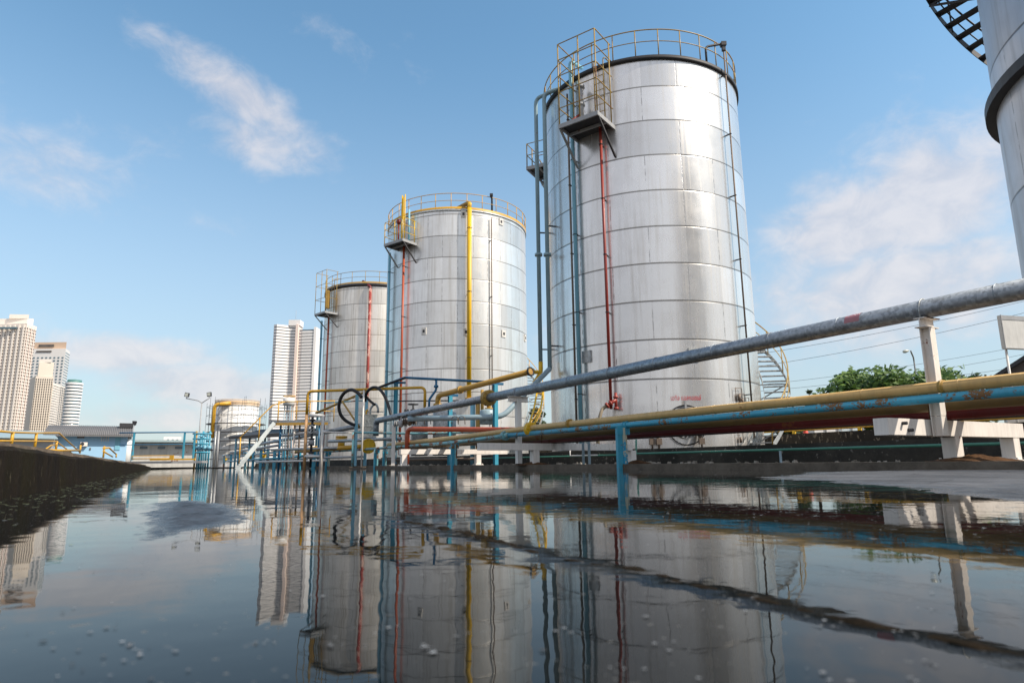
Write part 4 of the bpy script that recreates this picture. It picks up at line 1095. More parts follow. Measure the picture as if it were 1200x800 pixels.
b = MB(); b.tube([V((q.x + .05, q.y, zt)), V((q.x + .05, q.y, zt + .3)), V((q.x + .28, q.y - .1, zt + .55)), V((q.x + .42, q.y - .1, zt + .35)), V((q.x + .42, q.y - .1, zt + .1))], .05, 8, bend=.12); b.build('gooseneck', M['galvlight'], t)
b = MB(); b.cyl(V((q.x - .12, q.y, zt)), V((q.x - .12, q.y, zt + .22)), .05, 8); b.tube([V((q.x - .12, q.y, zt + .2)), V((q.x - .05, q.y, zt + .24))], .05, 8); b.build('nozzle', M['yellow'], t)
for (px, lab) in ((416, 'pale blue post left of the steel vessel, inside the hose loop'), (427.5, 'pale blue post just behind the steel vessel')):
    a, c = up(px, 540, 462 + (px - 416) * .3, 28.0 if px < 420 else 30.2); b = MB(); b.box((V((a.x, a.y, .1)) + c) / 2, (.12, .12, c.z - .1)); single('post', M['skyblue'], lab, 'post', b, V((a.x, a.y, .1)))
# hoses
hd = 26.6
def hose(pix, r, mat, label, d0, d1):
    n = len(pix); pts = [PD(x, y, d0 + (d1 - d0) * i / (n - 1)) for i, (x, y) in enumerate(pix)]
    out = []
    for i in range(n - 1):                         # Catmull-Rom through the points
        P0, P1, P2, P3 = pts[max(i - 1, 0)], pts[i], pts[i + 1], pts[min(i + 2, n - 1)]
        for k in range(6):
            u = k / 6; out.append(.5 * ((2 * P1) + (P2 - P0) * u + (2 * P0 - 5 * P1 + 4 * P2 - P3) * u * u + (3 * P1 - P0 - 3 * P2 + P3) * u ** 3))
    out.append(pts[-1]); b = MB(); b.tube(out, r, 12)
    return single('hose', mat, label, 'hose', b, pts[-1], 'black loading hoses')
hose([(424, 465.5), (419, 460), (412, 456.6), (405, 459), (400, 465), (397.5, 473), (397.5, 480), (400, 487), (405, 492.5), (411, 496), (416, 498)], .07, M['rubber'], 'black hose looping round to the left of the white pole', hd, 27.4)
hose([(428, 470), (428.5, 463), (432, 457), (438, 453.7), (444, 455.5), (449, 461), (453, 469), (456, 478), (458.5, 487)], .062, M['rubber'], 'black hose arching to the right of the white pole, tan at its start', 26.9, 25.8)
hose([(428, 463), (432, 468), (436.5, 472), (439, 474)], .055, M['rubber'], 'short black hose end dropping to the steel vessel', 26.9, 26.6)
hose([(443, 454.3), (450, 451.5), (458, 448.5), (470, 444.4), (475, 442.5)], .05, M['rubber'], 'black hose joining the deep blue overhead pipe', 26.6, 27.2)
# deep blue overhead pipe with drop leg, on its post
a = PD(474, 442.3, 27.3); c = PD(568, 447, 28.6); c.z = a.z - .05
t = thing('pipe', 'deep blue overhead pipe in front of the middle tank with a dog-legged drop', 'pipe', a)
b = MB(); b.tube([PD(448, 452.5, 26.9), a, c, c - Z * .12], .055, 10, bend=.1); b.build('pipe_run', M['deepblue'], t)
k1 = a.lerp(c, .385); k2 = PD(512, 454, k1.y); k3 = PD(503, 468, k1.y); k4 = PD(503, 478, k1.y)
b = MB(); b.tube([k1, V((k1.x, k1.y, k2.z - .1)), k3, V((k3.x, k3.y, k4.z))], .05, 10, bend=.08); b.cyl(V((k1.x, k1.y, k2.z)), V((k1.x, k1.y, k2.z + .1)), .1, 10); b.cyl(V((k3.x, k3.y, k4.z)), V((k3.x, k3.y, k4.z + .05)), .1, 10); b.build('drop_leg', M['deepblue'], t)
for (px, y, dd, lab, arm) in ((462, 449, 27.4, 'deep blue T-headed post under the left end of the overhead pipe', .22), (527, 464, 24.5, 'deep blue T-headed post under the ochre pipe', .16), (581, 450.5, 23.4, 'deep blue T-headed post right of the flanged joint of the grey pipeline', .16)):
    p, q = up(px, 542, y, dd); t = thing('post', lab, 'post', V((p.x, p.y, .06)), 'deep blue T-headed posts')
    b = MB(); b.ibeam(V((p.x, p.y, .06)), q, .14, .14, .012, UX); b.build('upright', M['blue'], t); b = MB(); b.bar(q + V((-arm * 1.2, 0, .03)), q + V((arm * 1.8, .1, .03)), .12, .08); b.build('head_arm', M['deepblue'], t)
# ochre pipe with open end
a = PD(513, 474, 24.5); c = PD(515, 463.5, 24.5); c = V((a.x, a.y, c.z)); e = PD(622, 435, 20.8)
t = thing('pipe', 'ochre pipe slanting up to a dark open flanged end before the largest tank', 'pipe', a)
b = MB(); b.tube([a - Z * .05, c, e], .1, 14, bend=.3); b.build('pipe_run', M['ochre'], t)
dn = (e - c).normalized(); m_ = c.lerp(e, .27)
b = MB(); b.cyl(m_ - dn * .05, m_ + dn * .05, .14, 16); b.build('flange', M['ochre'], t); b = MB(); b.cyl(a - Z * .06, a + Z * .04, .17, 16); b.build('flange', M['ochre'], t)
b = MB(); b.torus(e - dn * .02, dn, .125, .035, 24, 8); b.cyl(e - dn * .05, e - dn * .02, .1, 16); b.build('end_flange', M['rim_black'], t)
# small grey vessel, ochre stubs
q = PD(571.5, 497, 24.0); R = .29
t = thing('vessel', 'small light grey upright vessel under the flanged joint of the grey pipeline', 'vessel', V((q.x, q.y, PD(571, 497, 24).z)))
z0, z1 = PD(571, 497, 24).z, PD(571, 480, 24).z
b = MB(); b.lathe(V((q.x, q.y, 0)), [(.02, z0), (R, z0), (R, z1 - .05), (R * .8, z1), (.02, z1 + .04)], 28); b.build('body', M['paleblue'], t)
b = MB(); e = PD(578, 488, 23.8); b.cyl(e - V((.1, 0, 0)), e + V((.1, 0, 0)), .12, 14); b.build('nozzle', M['darksteel'], t)
b = MB(); e = PD(573, 478, 24); b.cyl(V((e.x, e.y, z1)), V((e.x, e.y, z1 + .3)), .08, 10); b.cyl(V((e.x, e.y, z1 + .02)), V((e.x, e.y, z1 + .07)), .15, 12); b.cyl(V((e.x - .25, e.y, z1)), V((e.x - .25, e.y, z1 + .75)), .06, 10); b.build('nozzle', M['ochre'], t)
p, q = up(560, 500, 470, 25.5); b = MB(); b.cyl(V((p.x, p.y, .1)), q, .09, 12); b.cyl(V((p.x, p.y, .85)), V((p.x, p.y, .95)), .15, 12); single('pipe', M['ochre'], 'upright ochre pipe left of the small grey vessel', 'pipe', b, V((p.x, p.y, .1)))
p, q = up(554, 500, 474, 25.8); b = MB(); b.cyl(V((p.x, p.y, .1)), q, .1, 12); single('pipe', M['skyblue'], 'upright light blue pipe below the thick yellow pipe of the middle tank', 'pipe', b, V((p.x, p.y, .1)))
# pale horizontal tank behind the grey pipeline
a, c = PD(478, 479, 29), PD(530, 474, 29)
for (px, w0, y0, y1, lab) in ((521, .5, 500, 482, 'low pale drum left of the ochre upright pipe'), (492, .35, 500, 484, 'low pale drum behind the black handwheel valve')):
    q = PD(px, 500, 28); b = MB(); z0, z1 = .5, PD(px, y1, 28).z
    b.lathe(V((q.x, q.y, 0)), [(.02, z0), (w0, z0), (w0, z1 - .06), (w0 * .85, z1), (.02, z1 + .03)], 24); single('vessel', M['galvlight'], lab, 'vessel', b, V((q.x, q.y, z0)))
# valves at the header
for (px, py, dd, s, mat, lab) in ((484, 484, 24.8, .34, 'darksteel', 'gate valve with a black handwheel under the grey pipeline'), (470, 496, 24.0, .26, 'greypaint', 'grey flanged valve at the end of the pale blue header pipe'), (480, 494, 23.8, .25, 'conduit', 'rusty flanged valve at the end of the pale blue header pipe')):
    q = PD(px, py, dd); t = thing('valve', lab, 'valve', q)
    b = MB(); b.lathe(q, [(.02, -s * .6), (s * .35, -s * .4), (s * .42, 0), (s * .3, s * .4), (s * .1, s * .5), (s * .1, s * .9)], 16)
    ax_ = V((1, -.1, 0)).normalized(); b.cyl(q - ax_ * s * .9, q + ax_ * s * .9, s * .26, 12)
    for k in (-.9, -.6, .6, .9): b.cyl(q + ax_ * s * (k - .05), q + ax_ * s * (k + .05), s * .48, 14)
    b.build('valve_body', M[mat], t)
    b = MB(); b.torus(q + Z * s * 1.0, Z, s * .55, s * .07, 20, 6); b.cyl(q + Z * s * .8, q + Z * s * 1.1, s * .1, 8)
    b.bar(q + Z * s * 1.0 - ax_ * s * .55, q + Z * s * 1.0 + ax_ * s * .55, s * .1, s * .06); b.build('handwheel', M['darksteel'], t)
for (px, dd) in ((501, 24), (533, 23), (541, 22.8)):
    q = PD(px, 497, dd); b = MB(); b.tube([q - V((.12, 0, 0)), q - V((.1, 0, -.28)), q + V((.1, 0, .28)), q + V((.12, 0, 0))], .014, 6, bend=.12)
    single('lifting_loop', M['conduit'], 'thin wire loop standing on the pale blue header pipe, ' + {501: 'leftmost', 533: 'middle one', 541: 'rightmost'}[px], 'wire loop', b, q)
# support stub under header
p, q = up(432 if False else 461, 532, 498, 24.2); b = MB(); b.box((V((p.x, p.y, .1)) + q) / 2, (.13, .13, q.z - .1)); single('post', M['white'], 'white square post under the left end of the pale blue header pipe', 'post', b, V((p.x, p.y, .1)))
# yellow blind flange and its line
q = PD(431.5, 522.5, 27.7); e = PD(345, 524, 36.0); e.z = q.z
t = thing('pipe', 'yellow pipe ending in a round bright yellow blind flange above the water', 'pipe', q)
dn = (e - q).normalized()
b = MB(); b.tube([q + dn * .1, e], .1, 14); b.build('pipe_run', M['yellow'], t)
nf = V((.5, -.86, .05)).normalized()
b = MB(); b.cyl(q - nf * .03, q + nf * .05, .315, 32); b.build('blind_flange', M['brightyel'], t)
b = MB(); bolts(b, q + nf * .05, nf, .26, .022, 12, .03); b.build('bolts', M['ochre'], t)
s_ = PD(400, 519, 30.6); b = MB(); b.cyl(V((s_.x, s_.y, q.z)), V((s_.x, s_.y, q.z + .42)), .16, 16); b.cyl(V((s_.x, s_.y, q.z + .36)), V((s_.x, s_.y, q.z + .46)), .27, 18); b.cyl(V((s_.x, s_.y, q.z + .48)), V((s_.x, s_.y, q.z + .56)), .27, 18); b.build('branch', M['yellow'], t)
# slim lines threading behind
for (pa, pb, d0, d1, r, mat, lab) in (
    ((318, 527), (428, 526.5), 33, 29.5, .06, 'galvlight', 'slim silver pipe just under the yellow blind flange line'),
    ((385, 517), (470, 516.5), 30, 27.5, .07, 'galvlight', 'slim silver pipe behind the steel vessel skirt'),
    ((300, 541), (382, 540), 36, 31, .05, 'white', 'slim pale pipe low over the water left of the white pipe frame'),
    ((330, 510), (372, 505), 36, 33, .09, 'greypaint', 'grey pipe behind the white pipe frame'),
    ((440, 539), (560, 538.5), 27, 24.5, .05, 'conduit', 'dull brown pipe low behind the turquoise posts'),
    ((380, 536), (425, 535.5), 30, 28.5, .05, 'greypaint', 'grey pipe low behind the white pole'),
    ((455, 470), (540, 472), 29.5, 29.5, .03, 'darksteel', 'thin dark rod across the foot of the middle tank'),
    ((380, 472), (428, 474), 31, 30, .03, 'cyanchip', 'thin turquoise rail behind the black hose loop')):
    A, B = PD(*pa, d0), PD(*pb, d1); B.z = A.z; b = MB(); b.tube([A, B], r, 10); single('pipe', M[mat], lab, 'pipe', b, A)
# leaning strut behind loop
A, B = PD(428, 456, 31), PD(395, 470, 31)
b = MB(); b.tube([PD(437, 455, 31), PD(370, 484, 32)], .06, 10); single('pipe', M['ochre'], 'ochre handrail slanting behind the black hose loop', 'pipe', b, PD(370, 484, 32))
b = MB(); b.tube([PD(401, 470, 30.5), PD(421, 500, 30.2)], .045, 10); single('pipe', M['ochre'], 'short ochre strut inside the black hose loop', 'pipe', b, PD(421, 500, 30.2))
# yellow ladder hoops between the tanks
q = PD(633, 455, 21.0)
t = thing('ladder', 'slender bright yellow ladder between the middle and largest tanks', 'ladder', V((PD(630, 505, 19.5).x, PD(630, 505, 19.5).y, .9)))
b = MB()
for dx in (-4, 4): b.tube([PD(622 + dx * .7, 500, 18.6), PD(630 + dx, 478, 19.5), PD(634 + dx * .8, 450, 20.5)], .03, 8, bend=.3)
b.build('stile', M['brightyel'], t)
b = MB()
for k in range(8):
    y = 497 - k * 6; x = 624 + k * 1.3; dd = 18.8 + k * .22; b.cyl(PD(x - 3.2, y, dd), PD(x + 3.2, y, dd), .018, 6)
b.build('rungs', M['yellow'], t)
# ------------------------------------------------------------------ left side: stair, racks, blue steelwork
d = 33.0
s0, s1 = PD(277, 547.5, d), PD(321.5, 495, d + 1.2)
t = thing('stair', 'steep silver steel stair with yellow handrail rising from the water', 'stair', V((s0.x, s0.y, 0)))
side = V((-.35, .94, 0)).normalized() * .62
for k in (0, 1):
    MB().bar(s0 + side * k + Z * -.1, s1 + side * k, .05, .2).build('stringer', M['palesilver'], t)
for i in range(9):
    q = s0.lerp(s1, (i + .5) / 9); MB().bar(q + side * .03, q + side * .97, .2, .03).build('tread', M['galvlight'], t)
b = MB(); h0 = s0 + V((.12, 0, 1.3)); h1 = PD(319, 475, d + 1.2); h2 = PD(346, 470.5, d + 1.4)
b.tube([PD(280, 514, d), h1, PD(334, 470.5, d + 1.3)], .03, 8, bend=.1); hr = b.build('handrail', M['yellow'], t)
for (px, y0, y1) in ((280, 543, 513), (303, 516, 489.5), (325.5, 494, 469.5)):
    a, c = up(px, y0, y1, d + (px - 280) / 45 * 1.2); MB().cyl(a, c, .032, 8).build('post', M['yellow'], hr)
zp = s1.z
t = thing('walkway', 'raised steel walkway at the head of the silver stair on blue and white legs', 'walkway', V((PD(345, 545, 34.6).x, 34.6, 0)))
b = MB(); b.box(PD(352, 494, 35.0) * 1 + Z * -.02, (2.9, 1.3, .12)); b.build('deck', M['galv'], t)
b = MB(); b.box(PD(352, 496.5, 34.3), (2.9, .06, .14)); b.build('edge_beam', M['ochre'], t)
for (px, m, r) in ((326.5, 'deepblue', .055), (343, 'beamwhite', .06), (336, 'conduit', .035), (349, 'conduit', .05), (372, 'deepblue', .05)):
    a, c = up(px, 546, 495.5, 34.6); MB().cyl(V((a.x, a.y, -.03)), c, r, 10).build('leg', M[m], t)
b = MB(); b.tube([PD(326, 470.5, 34.5), PD(347, 470.5, 34.6), PD(392, 469.5, 34.8)], .028, 8); b.tube([PD(326, 482, 34.5), PD(392, 481.5, 34.8)], .02, 8); hr = b.build('handrail', M['yellow'], t)
for px in (347, 362.5, 391): a, c = up(px, 494, 469.5, 34.7); MB().cyl(a, c, .026, 8).build('post', M['yellow'], hr)
q = PD(338.5, 475, 38)
t = thing('header_tank', 'small white header tank with yellow rim standing above the walkway', 'header tank', V((q.x, q.y, .1)))
b = MB(); b.lathe(V((q.x, q.y, 0)), [(.02, q.z - .02), (.33, q.z), (.33, q.z + .42), (.02, q.z + .5)], 24); b.build('body', M['tankwhite'], t)
b = MB(); b.torus(V((q.x, q.y, q.z + .55)), Z, .34, .02, 24, 6); b.build('rim_rail', M['yellow'], t)
for k in range(4): 
    p = V((q.x + .25 * math.cos(k * 1.571 + .7), q.y + .25 * math.sin(k * 1.571 + .7), 0)); MB().cyl(p + Z * .06, p + Z * (q.z + .02), .03, 6).build('leg', M['paleblue'], t)
# low pipe rack running away
b = MB(); A = PV(243, 535, 7.9)
def rackline(px0, py0, px1, v, r, mat, lab, cat='pipe'):
    p = PV(px1, py0, v); q = GV(px0, v, p.z); b = MB(); b.tube([q, p], r, 10); return single('pipe', M[mat], lab, cat, b, p, 'pipes running away along the far water edge')
rackline(262, 529.5, 326, 8.2, .07, 'paleblue', 'upper pale blue pipe of the rack left of the silver stair')
rackline(262, 533, 378, 8.0, .06, 'blue', 'blue pipe low along the far water edge')
rackline(270, 521, 330, 8.8, .1, 'greypaint', 'thick grey pipe above the blue rack left of the silver stair')
rackline(290, 536, 376, 8.35, .05, 'galvlight', 'thin silver pipe below the blue pipe at the far water edge')
rackline(290, 524, 372, 9.4, .08, 'yellow', 'yellow pipe behind the rack at the far water edge')
rackline(290, 528, 372, 9.8, .06, 'orange', 'orange red pipe behind the rack at the far water edge')
i = 0
for px in (262, 270, 278.5, 287, 296, 305, 313, 321, 332, 340, 350, 367):
    v = 8.1; q = GV(px, v, 0); top = PV(px, 528 - (px - 262) * .01, v).z
    top = min(top, 1.25)
    t = thing('pipe_post', 'stubby blue pipe post standing at the far water edge by the stair', 'pipe post', V((q.x, q.y, 0)), 'stubby blue posts of the far pipe rack')
    b = MB(); b.bar(V((q.x, q.y, -.03)), V((q.x, q.y, top)), .2, .09); b.build('upright', M['blue'] if i % 3 else M['cyanchip'], t)
    b = MB(); b.bar(V((q.x, q.y, top + .03)) - VX * .25, V((q.x, q.y, top + .03)) + VX * .4, .1, .06); b.build('crosshead', M['deepblue'], t); i += 1
for (px, v, s, lab) in ((308, 9.2, .34, 'yellow gear box valve on the rack right of the silver stair'), (293, 9.4, .3, 'yellow valve body just behind the silver stair'), (264, 9.0, .28, 'yellow valve body left of the silver stair')):
    q = GV(px, v, 1.05); t = thing('valve', lab, 'valve', q)
    b = MB(); b.lathe(q, [(.02, -s), (s * .6, -s * .8), (s * .8, 0), (s * .6, s * .5), (s * .15, s * .7), (s * .15, s * 1.3)], 14); b.build('valve_body', M['brightyel'], t)
    b = MB(); b.torus(q + Z * s * 1.3, Z, s * .55, s * .08, 18, 6); b.build('handwheel', M['darksteel'], t)
# cluster of tall blue pipes
base = GD(236, 52, 0)
t = thing('pipe_manifold', 'dense blue manifold of upright pipes at the far end of the basin', 'manifold', V((base.x, base.y, .06)))
for i, px in enumerate((227.5, 230.5, 233, 235.5, 238, 240.5, 243.5)):
    a, c = up(px, 545, 505 + (i % 3) * 1.6, 52 + (i % 2) * .7); m = ('ochre' if i == 0 else 'blue', 'skyblue', 'blue')[i % 3]
    MB().cyl(V((a.x, a.y, .02)), c, .07, 10).build('pipe', M[m], t)
    q = MB(); q.cyl(V((c.x, c.y, c.z - .25 - .3 * (i % 2))), V((c.x, c.y, c.z - .15 - .3 * (i % 2))), .14, 12); q.cyl(V((c.x, c.y, 1.5)), V((c.x, c.y, 1.75)), .16, 12); q.build('flange', M['skyblue'], t)
b = MB()
for y in (508, 514, 520, 530): b.cyl(PD(226, y, 51.6), PD(246, y, 51.6), .06, 8)
b.build('cross_pipe', M['blue'], t)
for (px, m) in ((250.5, 'galvlight'), (254, 'greypaint')):
    a, c = up(px, 540, 505, 56); b = MB(); b.cyl(V((a.x, a.y, .04)), c, .09, 10); single('pole', M[m], 'tall pale upright pipe right of the blue manifold, ' + ('the lighter one' if px < 252 else 'the greyer one'), 'pole', b, V((a.x, a.y, .04)))
# blue railed footbridge over the far end
d = 50
t = thing('footbridge', 'blue railed footbridge with yellow beam across the far end of the basin', 'footbridge', GD(190, d, .06))
b = MB(); a, c = PD(140, 507, d), PD(229, 507, d); c.z = a.z; b.cyl(a, c, .05, 8); a2, c2 = PD(140, 521, d), PD(229, 521, d); c2.z = a2.z; b.cyl(a2, c2, .035, 8); hr = b.build('handrail', M['deepblue'], t)
for px in (154.5, 214, 226): p, q = up(px, 539, 507, d); MB().box((p + q) / 2, (.12, .1, q.z - p.z)).build('post', M['blue'], hr)
b = MB(); a, c = PD(176, 538.3, d - .3), PD(229, 538.3, d - .3); c.z = a.z; b.bar(a, c, .12, .12); b.build('edge_beam', M['yellow'], t)
b = MB(); a, c = PD(140, 542, d), PD(240, 542, d); c.z = a.z; b.bar(a, c, 1.0, .16); b.build('deck', M['greypaint'], t)
b = MB()
a, c = PD(155, 534, d - .6), PD(203, 533.5, d - .6); c.z = a.z
b.tube([a - Z * .3, a, c, c - Z * .3], .04, 8); b.tube([a - Z * .22 , c - Z * .22], .035, 8); b.box(c + V((-.1, 0, -.15)), (.3, .1, .36)); b.build('kick_rail', M['yellow'], t)
# yellow rails on the left kerb
def kpt(px, z, off):
    # point of the kerb line (shifted off to the left) in column px
    a = CR * FPX - CF * (px - 600); q0 = K0 + KN * off + Z * (z - CAMH); s = -q0.dot(a) / KD.dot(a); return K0 + KN * off + KD * s + Z * z
off = 3.0
def kp(px, py): 
    r = ray(px, py); nn = KN; q = (K0 + KN * off).dot(nn); return CAM + r * (q / r.dot(nn))
tl = []
t = thing('guard_rail', 'yellow tubular guard rail on the left bank before the blue house', 'guard rail', V((kp(41, 522).x, kp(41, 522).y, .12)))
b = MB(); b.tube([kp(-25, 503), kp(14, 506.3), kp(41, 507.2), kp(69, 507), kp(94, 530)], .03, 8, bend=.1)
b.tube([kp(-25, 516), kp(14, 516.5), kp(66, 516.8), kp(86, 532)], .026, 8, bend=.1)
b.tube([kp(52, 527), kp(60, 521.5), kp(66, 521)], .024, 8); b.tube([kp(52, 527.5), kp(94, 527.5)], .05, 8); b.build('rail', M['yellow'], t)
for (px, y0, y1) in ((13, 522, 506), (40.5, 526, 507), (65.5, 526, 516), (93.5, 531, 521)):
    p, q = kp(px, y0), kp(px, y1); MB().cyl(p, V((p.x, p.y, q.z)), .042, 8).build('post', M['yellow'], t)
off = 2.4
t = thing('guard_rail', 'short sloping yellow guard rail at the right of the blue house', 'guard rail', V((kp(121, 534).x, kp(121, 534).y, .12)))
b = MB(); b.tube([kp(121, 525), kp(128, 524.5), kp(136, 532)], .05, 8, bend=.1); b.tube([kp(121, 528.5), kp(132, 535)], .045, 8); b.build('rail', M['yellow'], t)
for (px, y0, y1) in ((121, 536, 522), (136, 536, 531)): p, q = kp(px, y0), kp(px, y1); MB().cyl(p, V((p.x, p.y, q.z)), .05, 8).build('post', M['yellow'], t)

def turn(root, ang):
    # turn a finished thing about its own base
    root.rotation_euler.z = ang
# ------------------------------------------------------------------ low buildings at the left
def flatb(name, label, cat, px0, px1, py0, py1, d, depth, mat, group=None):
    a, c = GD(px0, d, 0), GD(px1, d, 0); zt = PD((px0 + px1) / 2, py0, d).z; zb0 = max(.1, PD((px0 + px1) / 2, py1, d).z)
    t = thing(name, label, cat, V(((a.x + c.x) / 2, d, .1)), group)
    b = MB(); b.box(V(((a.x + c.x) / 2, d + depth / 2, (zt + .0) / 2)), (c.x - a.x, depth, zt)); b.build('wall', mat, t)
    return t, a.x, c.x, zt
d = 72.0
t, x0, x1, zt = flatb('house', 'sky blue house with a grey tiled roof behind the yellow rail', 'house', 66, 140, 509.5, 531, d, 6, M['housewall'])
b = MB(); zr1 = PD(100, 499.5, d + 3.2).z
xa, xb = GD(57, d, 0).x, GD(145, d, 0).x
for (y0_, z0_, y1_, z1_) in ((d - .9, zt - .05, d + 3.2, zr1), (d + 3.2, zr1, d + 7, zt - .05)):
    b.add([V((xa, y0_, z0_)), V((xb, y0_, z0_)), V((xb, y1_, z1_)), V((xa, y1_, z1_)), V((xa, y0_, z0_ - .14)), V((xb, y0_, z0_ - .14)), V((xb, y1_, z1_ - .14)), V((xa, y1_, z1_ - .14))],
          [(0, 1, 2, 3), (7, 6, 5, 4), (0, 4, 5, 1), (1, 5, 6, 2), (2, 6, 7, 3), (3, 7, 4, 0)])
n = 46
for i in range(n):
    x = xa + (xb - xa) * (i + .5) / n; b.cyl(V((x, d - .93, zt - .03)), V((x, d + 3.2, zr1 + .03)), .05, 6)
rf = b.build('roof', M['houseroof'], t)
b = MB(); b.bar(V((xb - 1.4, d + 2.6, zr1 + .1)), V((xb, d + 2.6, zr1 + .1)), .8, .5); b.build('ridge_vent', M['darksteel'], rf)
def hx(px): return GD(px, d, 0).x
def hz(py): return PD(100, py, d).z
for (a, c, e, f, nm, m) in ((89, 96, 510.5, 513.5, 'window', 'winddark'), (113, 113.8, 511, 517, 'vent_slot', 'white'), (115.3, 116.1, 511, 517, 'vent_slot', 'white'), (117.6, 118.4, 511, 517, 'vent_slot', 'white'), (119.9, 120.7, 511, 517, 'vent_slot', 'white'), (127.5, 133, 511, 527, 'door', 'skyblue'), (102.4, 103.8, 524.5, 527, 'vent_slot', 'winddark')):
    MB().box(V(((hx(a) + hx(c)) / 2, d - .03, (hz(e) + hz(f)) / 2)), (hx(c) - hx(a), .1, hz(e) - hz(f))).build(nm, M[m], t)
b = MB(); b.box(V(((hx(93) + hx(100)) / 2, d - .25, hz(520.5))), (hx(100) - hx(93), .4, .42)); au = b.build('air_conditioner', M['cream'], t)
b = MB(); b.torus(V((hx(95), d - .46, hz(520.3))), V((0, 1, 0)), .15, .035, 16, 6); b.cyl(V((hx(95), d - .47, hz(520.3))), V((hx(95), d - .45, hz(520.3))), .13, 16); b.build('fan_grille', M['darksteel'], au); turn(t, R_(31))
t, x0, x1, zt = flatb('shed', 'low pale roofed shed at the far left below the tower blocks', 'shed', -30, 50, 512, 531, 66, 6, M['greypaint'])
b = MB(); a, c = GD(-34, 65, 0).x, GD(46, 65, 0).x; b.add([V((a, 65, zt)), V((c, 65, zt - .1)), V((c - 1, 72, zt + .9)), V((a, 72, zt + 1)), V((a, 65, zt - .1)), V((c, 65, zt - .2)), V((c - 1, 72, zt + .8)), V((a, 72, zt + .9))], [(0, 1, 2, 3), (7, 6, 5, 4), (0, 4, 5, 1), (1, 5, 6, 2), (2, 6, 7, 3), (3, 7, 4, 0)]); b.build('roof', M['tinroof'], t)
for k in range(5): MB().box(V((x0 + 1.5 + k * 1.6, 65.97, 1.5)), (1.0, .1, .9)).build('window', M['winddark'], t)
turn(t, R_(33))
t, x0, x1, zt = flatb('building', 'low white building behind the blue footbridge', 'building', 159, 226, 518, 529, 110, 12, paint('grubby_wall', (.5, .49, .46), .25, .8, .6, scale=1))
MB().box(V(((x0 + x1) / 2, 115, zt + .15)), (x1 - x0 + 1.5, 13.5, .35)).build('roof', M['tinroof'], t)
for k in range(4): MB().box(V((x0 + 1.5 + k * 2.6, 109.96, zt - .9)), (1.1, .1, .4)).build('window', M['towerglass'], t)
turn(t, R_(28))
t, x0, x1, zt = flatb('building', 'small white block rising above the low white building', 'building', 190, 208.5, 511.5, 520, 128, 8, M['towerwhite'])
for k in range(3): MB().box(V((x0 + .8 + k * .8, 127.96, zt - .7)), (.35, .1, .4)).build('window', M['winglass'], t)
turn(t, R_(27))
q = GD(145.5, 80, 0); b = MB(); zt = PD(145, 516, 80).z; b.lathe(V((q.x, q.y, 0)), [(.02, .1), (.62, .1), (.62, zt - .1), (.3, zt + .1), (.02, zt + .15)], 24)
single('water_tank', M['tankwhite'], 'small pale round water tank at the right end of the blue house', 'water tank', b, V((q.x, q.y, .1)))
# dark canopy on blue posts
d = 56
t = thing('canopy', 'dark flat canopy on blue posts in front of the scaffolded tank', 'canopy', GD(305, d, .06))
a, c = PD(268, 511, d), PD(342, 507, d); 
b = MB(); b.add([V((a.x, d, a.z - .25)), V((c.x, d, c.z - .3)), V((c.x + 1, d + 4, c.z + .35)), V((a.x + 1.2, d + 4, c.z + .3)), V((a.x, d, a.z - .05)), V((c.x, d, c.z + .1)), V((c.x + 1, d + 4, c.z + .6)), V((a.x + 1.2, d + 4, c.z + .55))], [(3, 2, 1, 0), (4, 5, 6, 7), (0, 1, 5, 4), (1, 2, 6, 5), (2, 3, 7, 6), (3, 0, 4, 7)]); b.build('roof', M['canopy'], t)
for px in (275, 291, 309, 326, 340): a, c = up(px, 542, 511, d + 1); MB().cyl(V((a.x, a.y, .04)), c, .09, 8).build('post', M['skyblue'] if px < 300 else M['deepblue'], t)
# scaffolded white tank
d = 82; cxy = GD(273.3, d, 0); R = 2.55; zt = PD(273, 476, d).z
t = thing('storage_tank', 'small white tank wrapped in scaffolding, with an orange rim', 'storage tank', V((cxy.x, cxy.y, .06)))
b = MB(); b.lathe(V((cxy.x, cxy.y, 0)), [(R, .06), (R, zt), (R * .5, zt + .35), (.02, zt + .5)], 48); b.build('shell', M['tankwhite'], t)
b = MB()
for k in range(1, 9): b.torus(V((cxy.x, cxy.y, zt * k / 8.5)), Z, R + .004, .01, 40, 5)
b.build('seams', M['greypaint'], t)
b = MB(); b.torus(V((cxy.x, cxy.y, zt + .3)), Z, R + .1, .04, 40, 6); b.torus(V((cxy.x, cxy.y, zt + .65)), Z, R + .1, .04, 40, 6)
b.lathe(V((cxy.x, cxy.y, 0)), [(R + .06, zt), (R + .09, zt + .55)], 40)
b.build('rim_rail', paint('peach_rim', (.74, .56, .38), .2, scale=3), t)
sc_ = MB(); 
for lv in range(1, 8):
    z_ = zt * lv / 7.2
    for rr in (R + .35, R + .95): sc_.torus(V((cxy.x, cxy.y, z_)), Z, rr, .02, 14, 5)
scf = sc_.build('scaffold_ring', M['darksteel'], t)
b = MB()
for lv in (2, 3, 4, 5): b.lathe(V((cxy.x, cxy.y, 0)), [(R + .35, zt * lv / 7.2 + .04), (R + .95, zt * lv / 7.2 + .04), (R + .95, zt * lv / 7.2 + .08), (R + .35, zt * lv / 7.2 + .08)], 14, smooth=False)
b.build('scaffold_deck', M['wood'], t)
for k in range(14):
    a = 6.2832 * k / 14
    for rr in (R + .35, R + .95): MB().cyl(V((cxy.x + rr * math.cos(a), cxy.y + rr * math.sin(a), .06)), V((cxy.x + rr * math.cos(a), cxy.y + rr * math.sin(a), zt + (.3 if k % 3 else 1.0))), .02, 6).build('standard', M['darksteel'], scf)
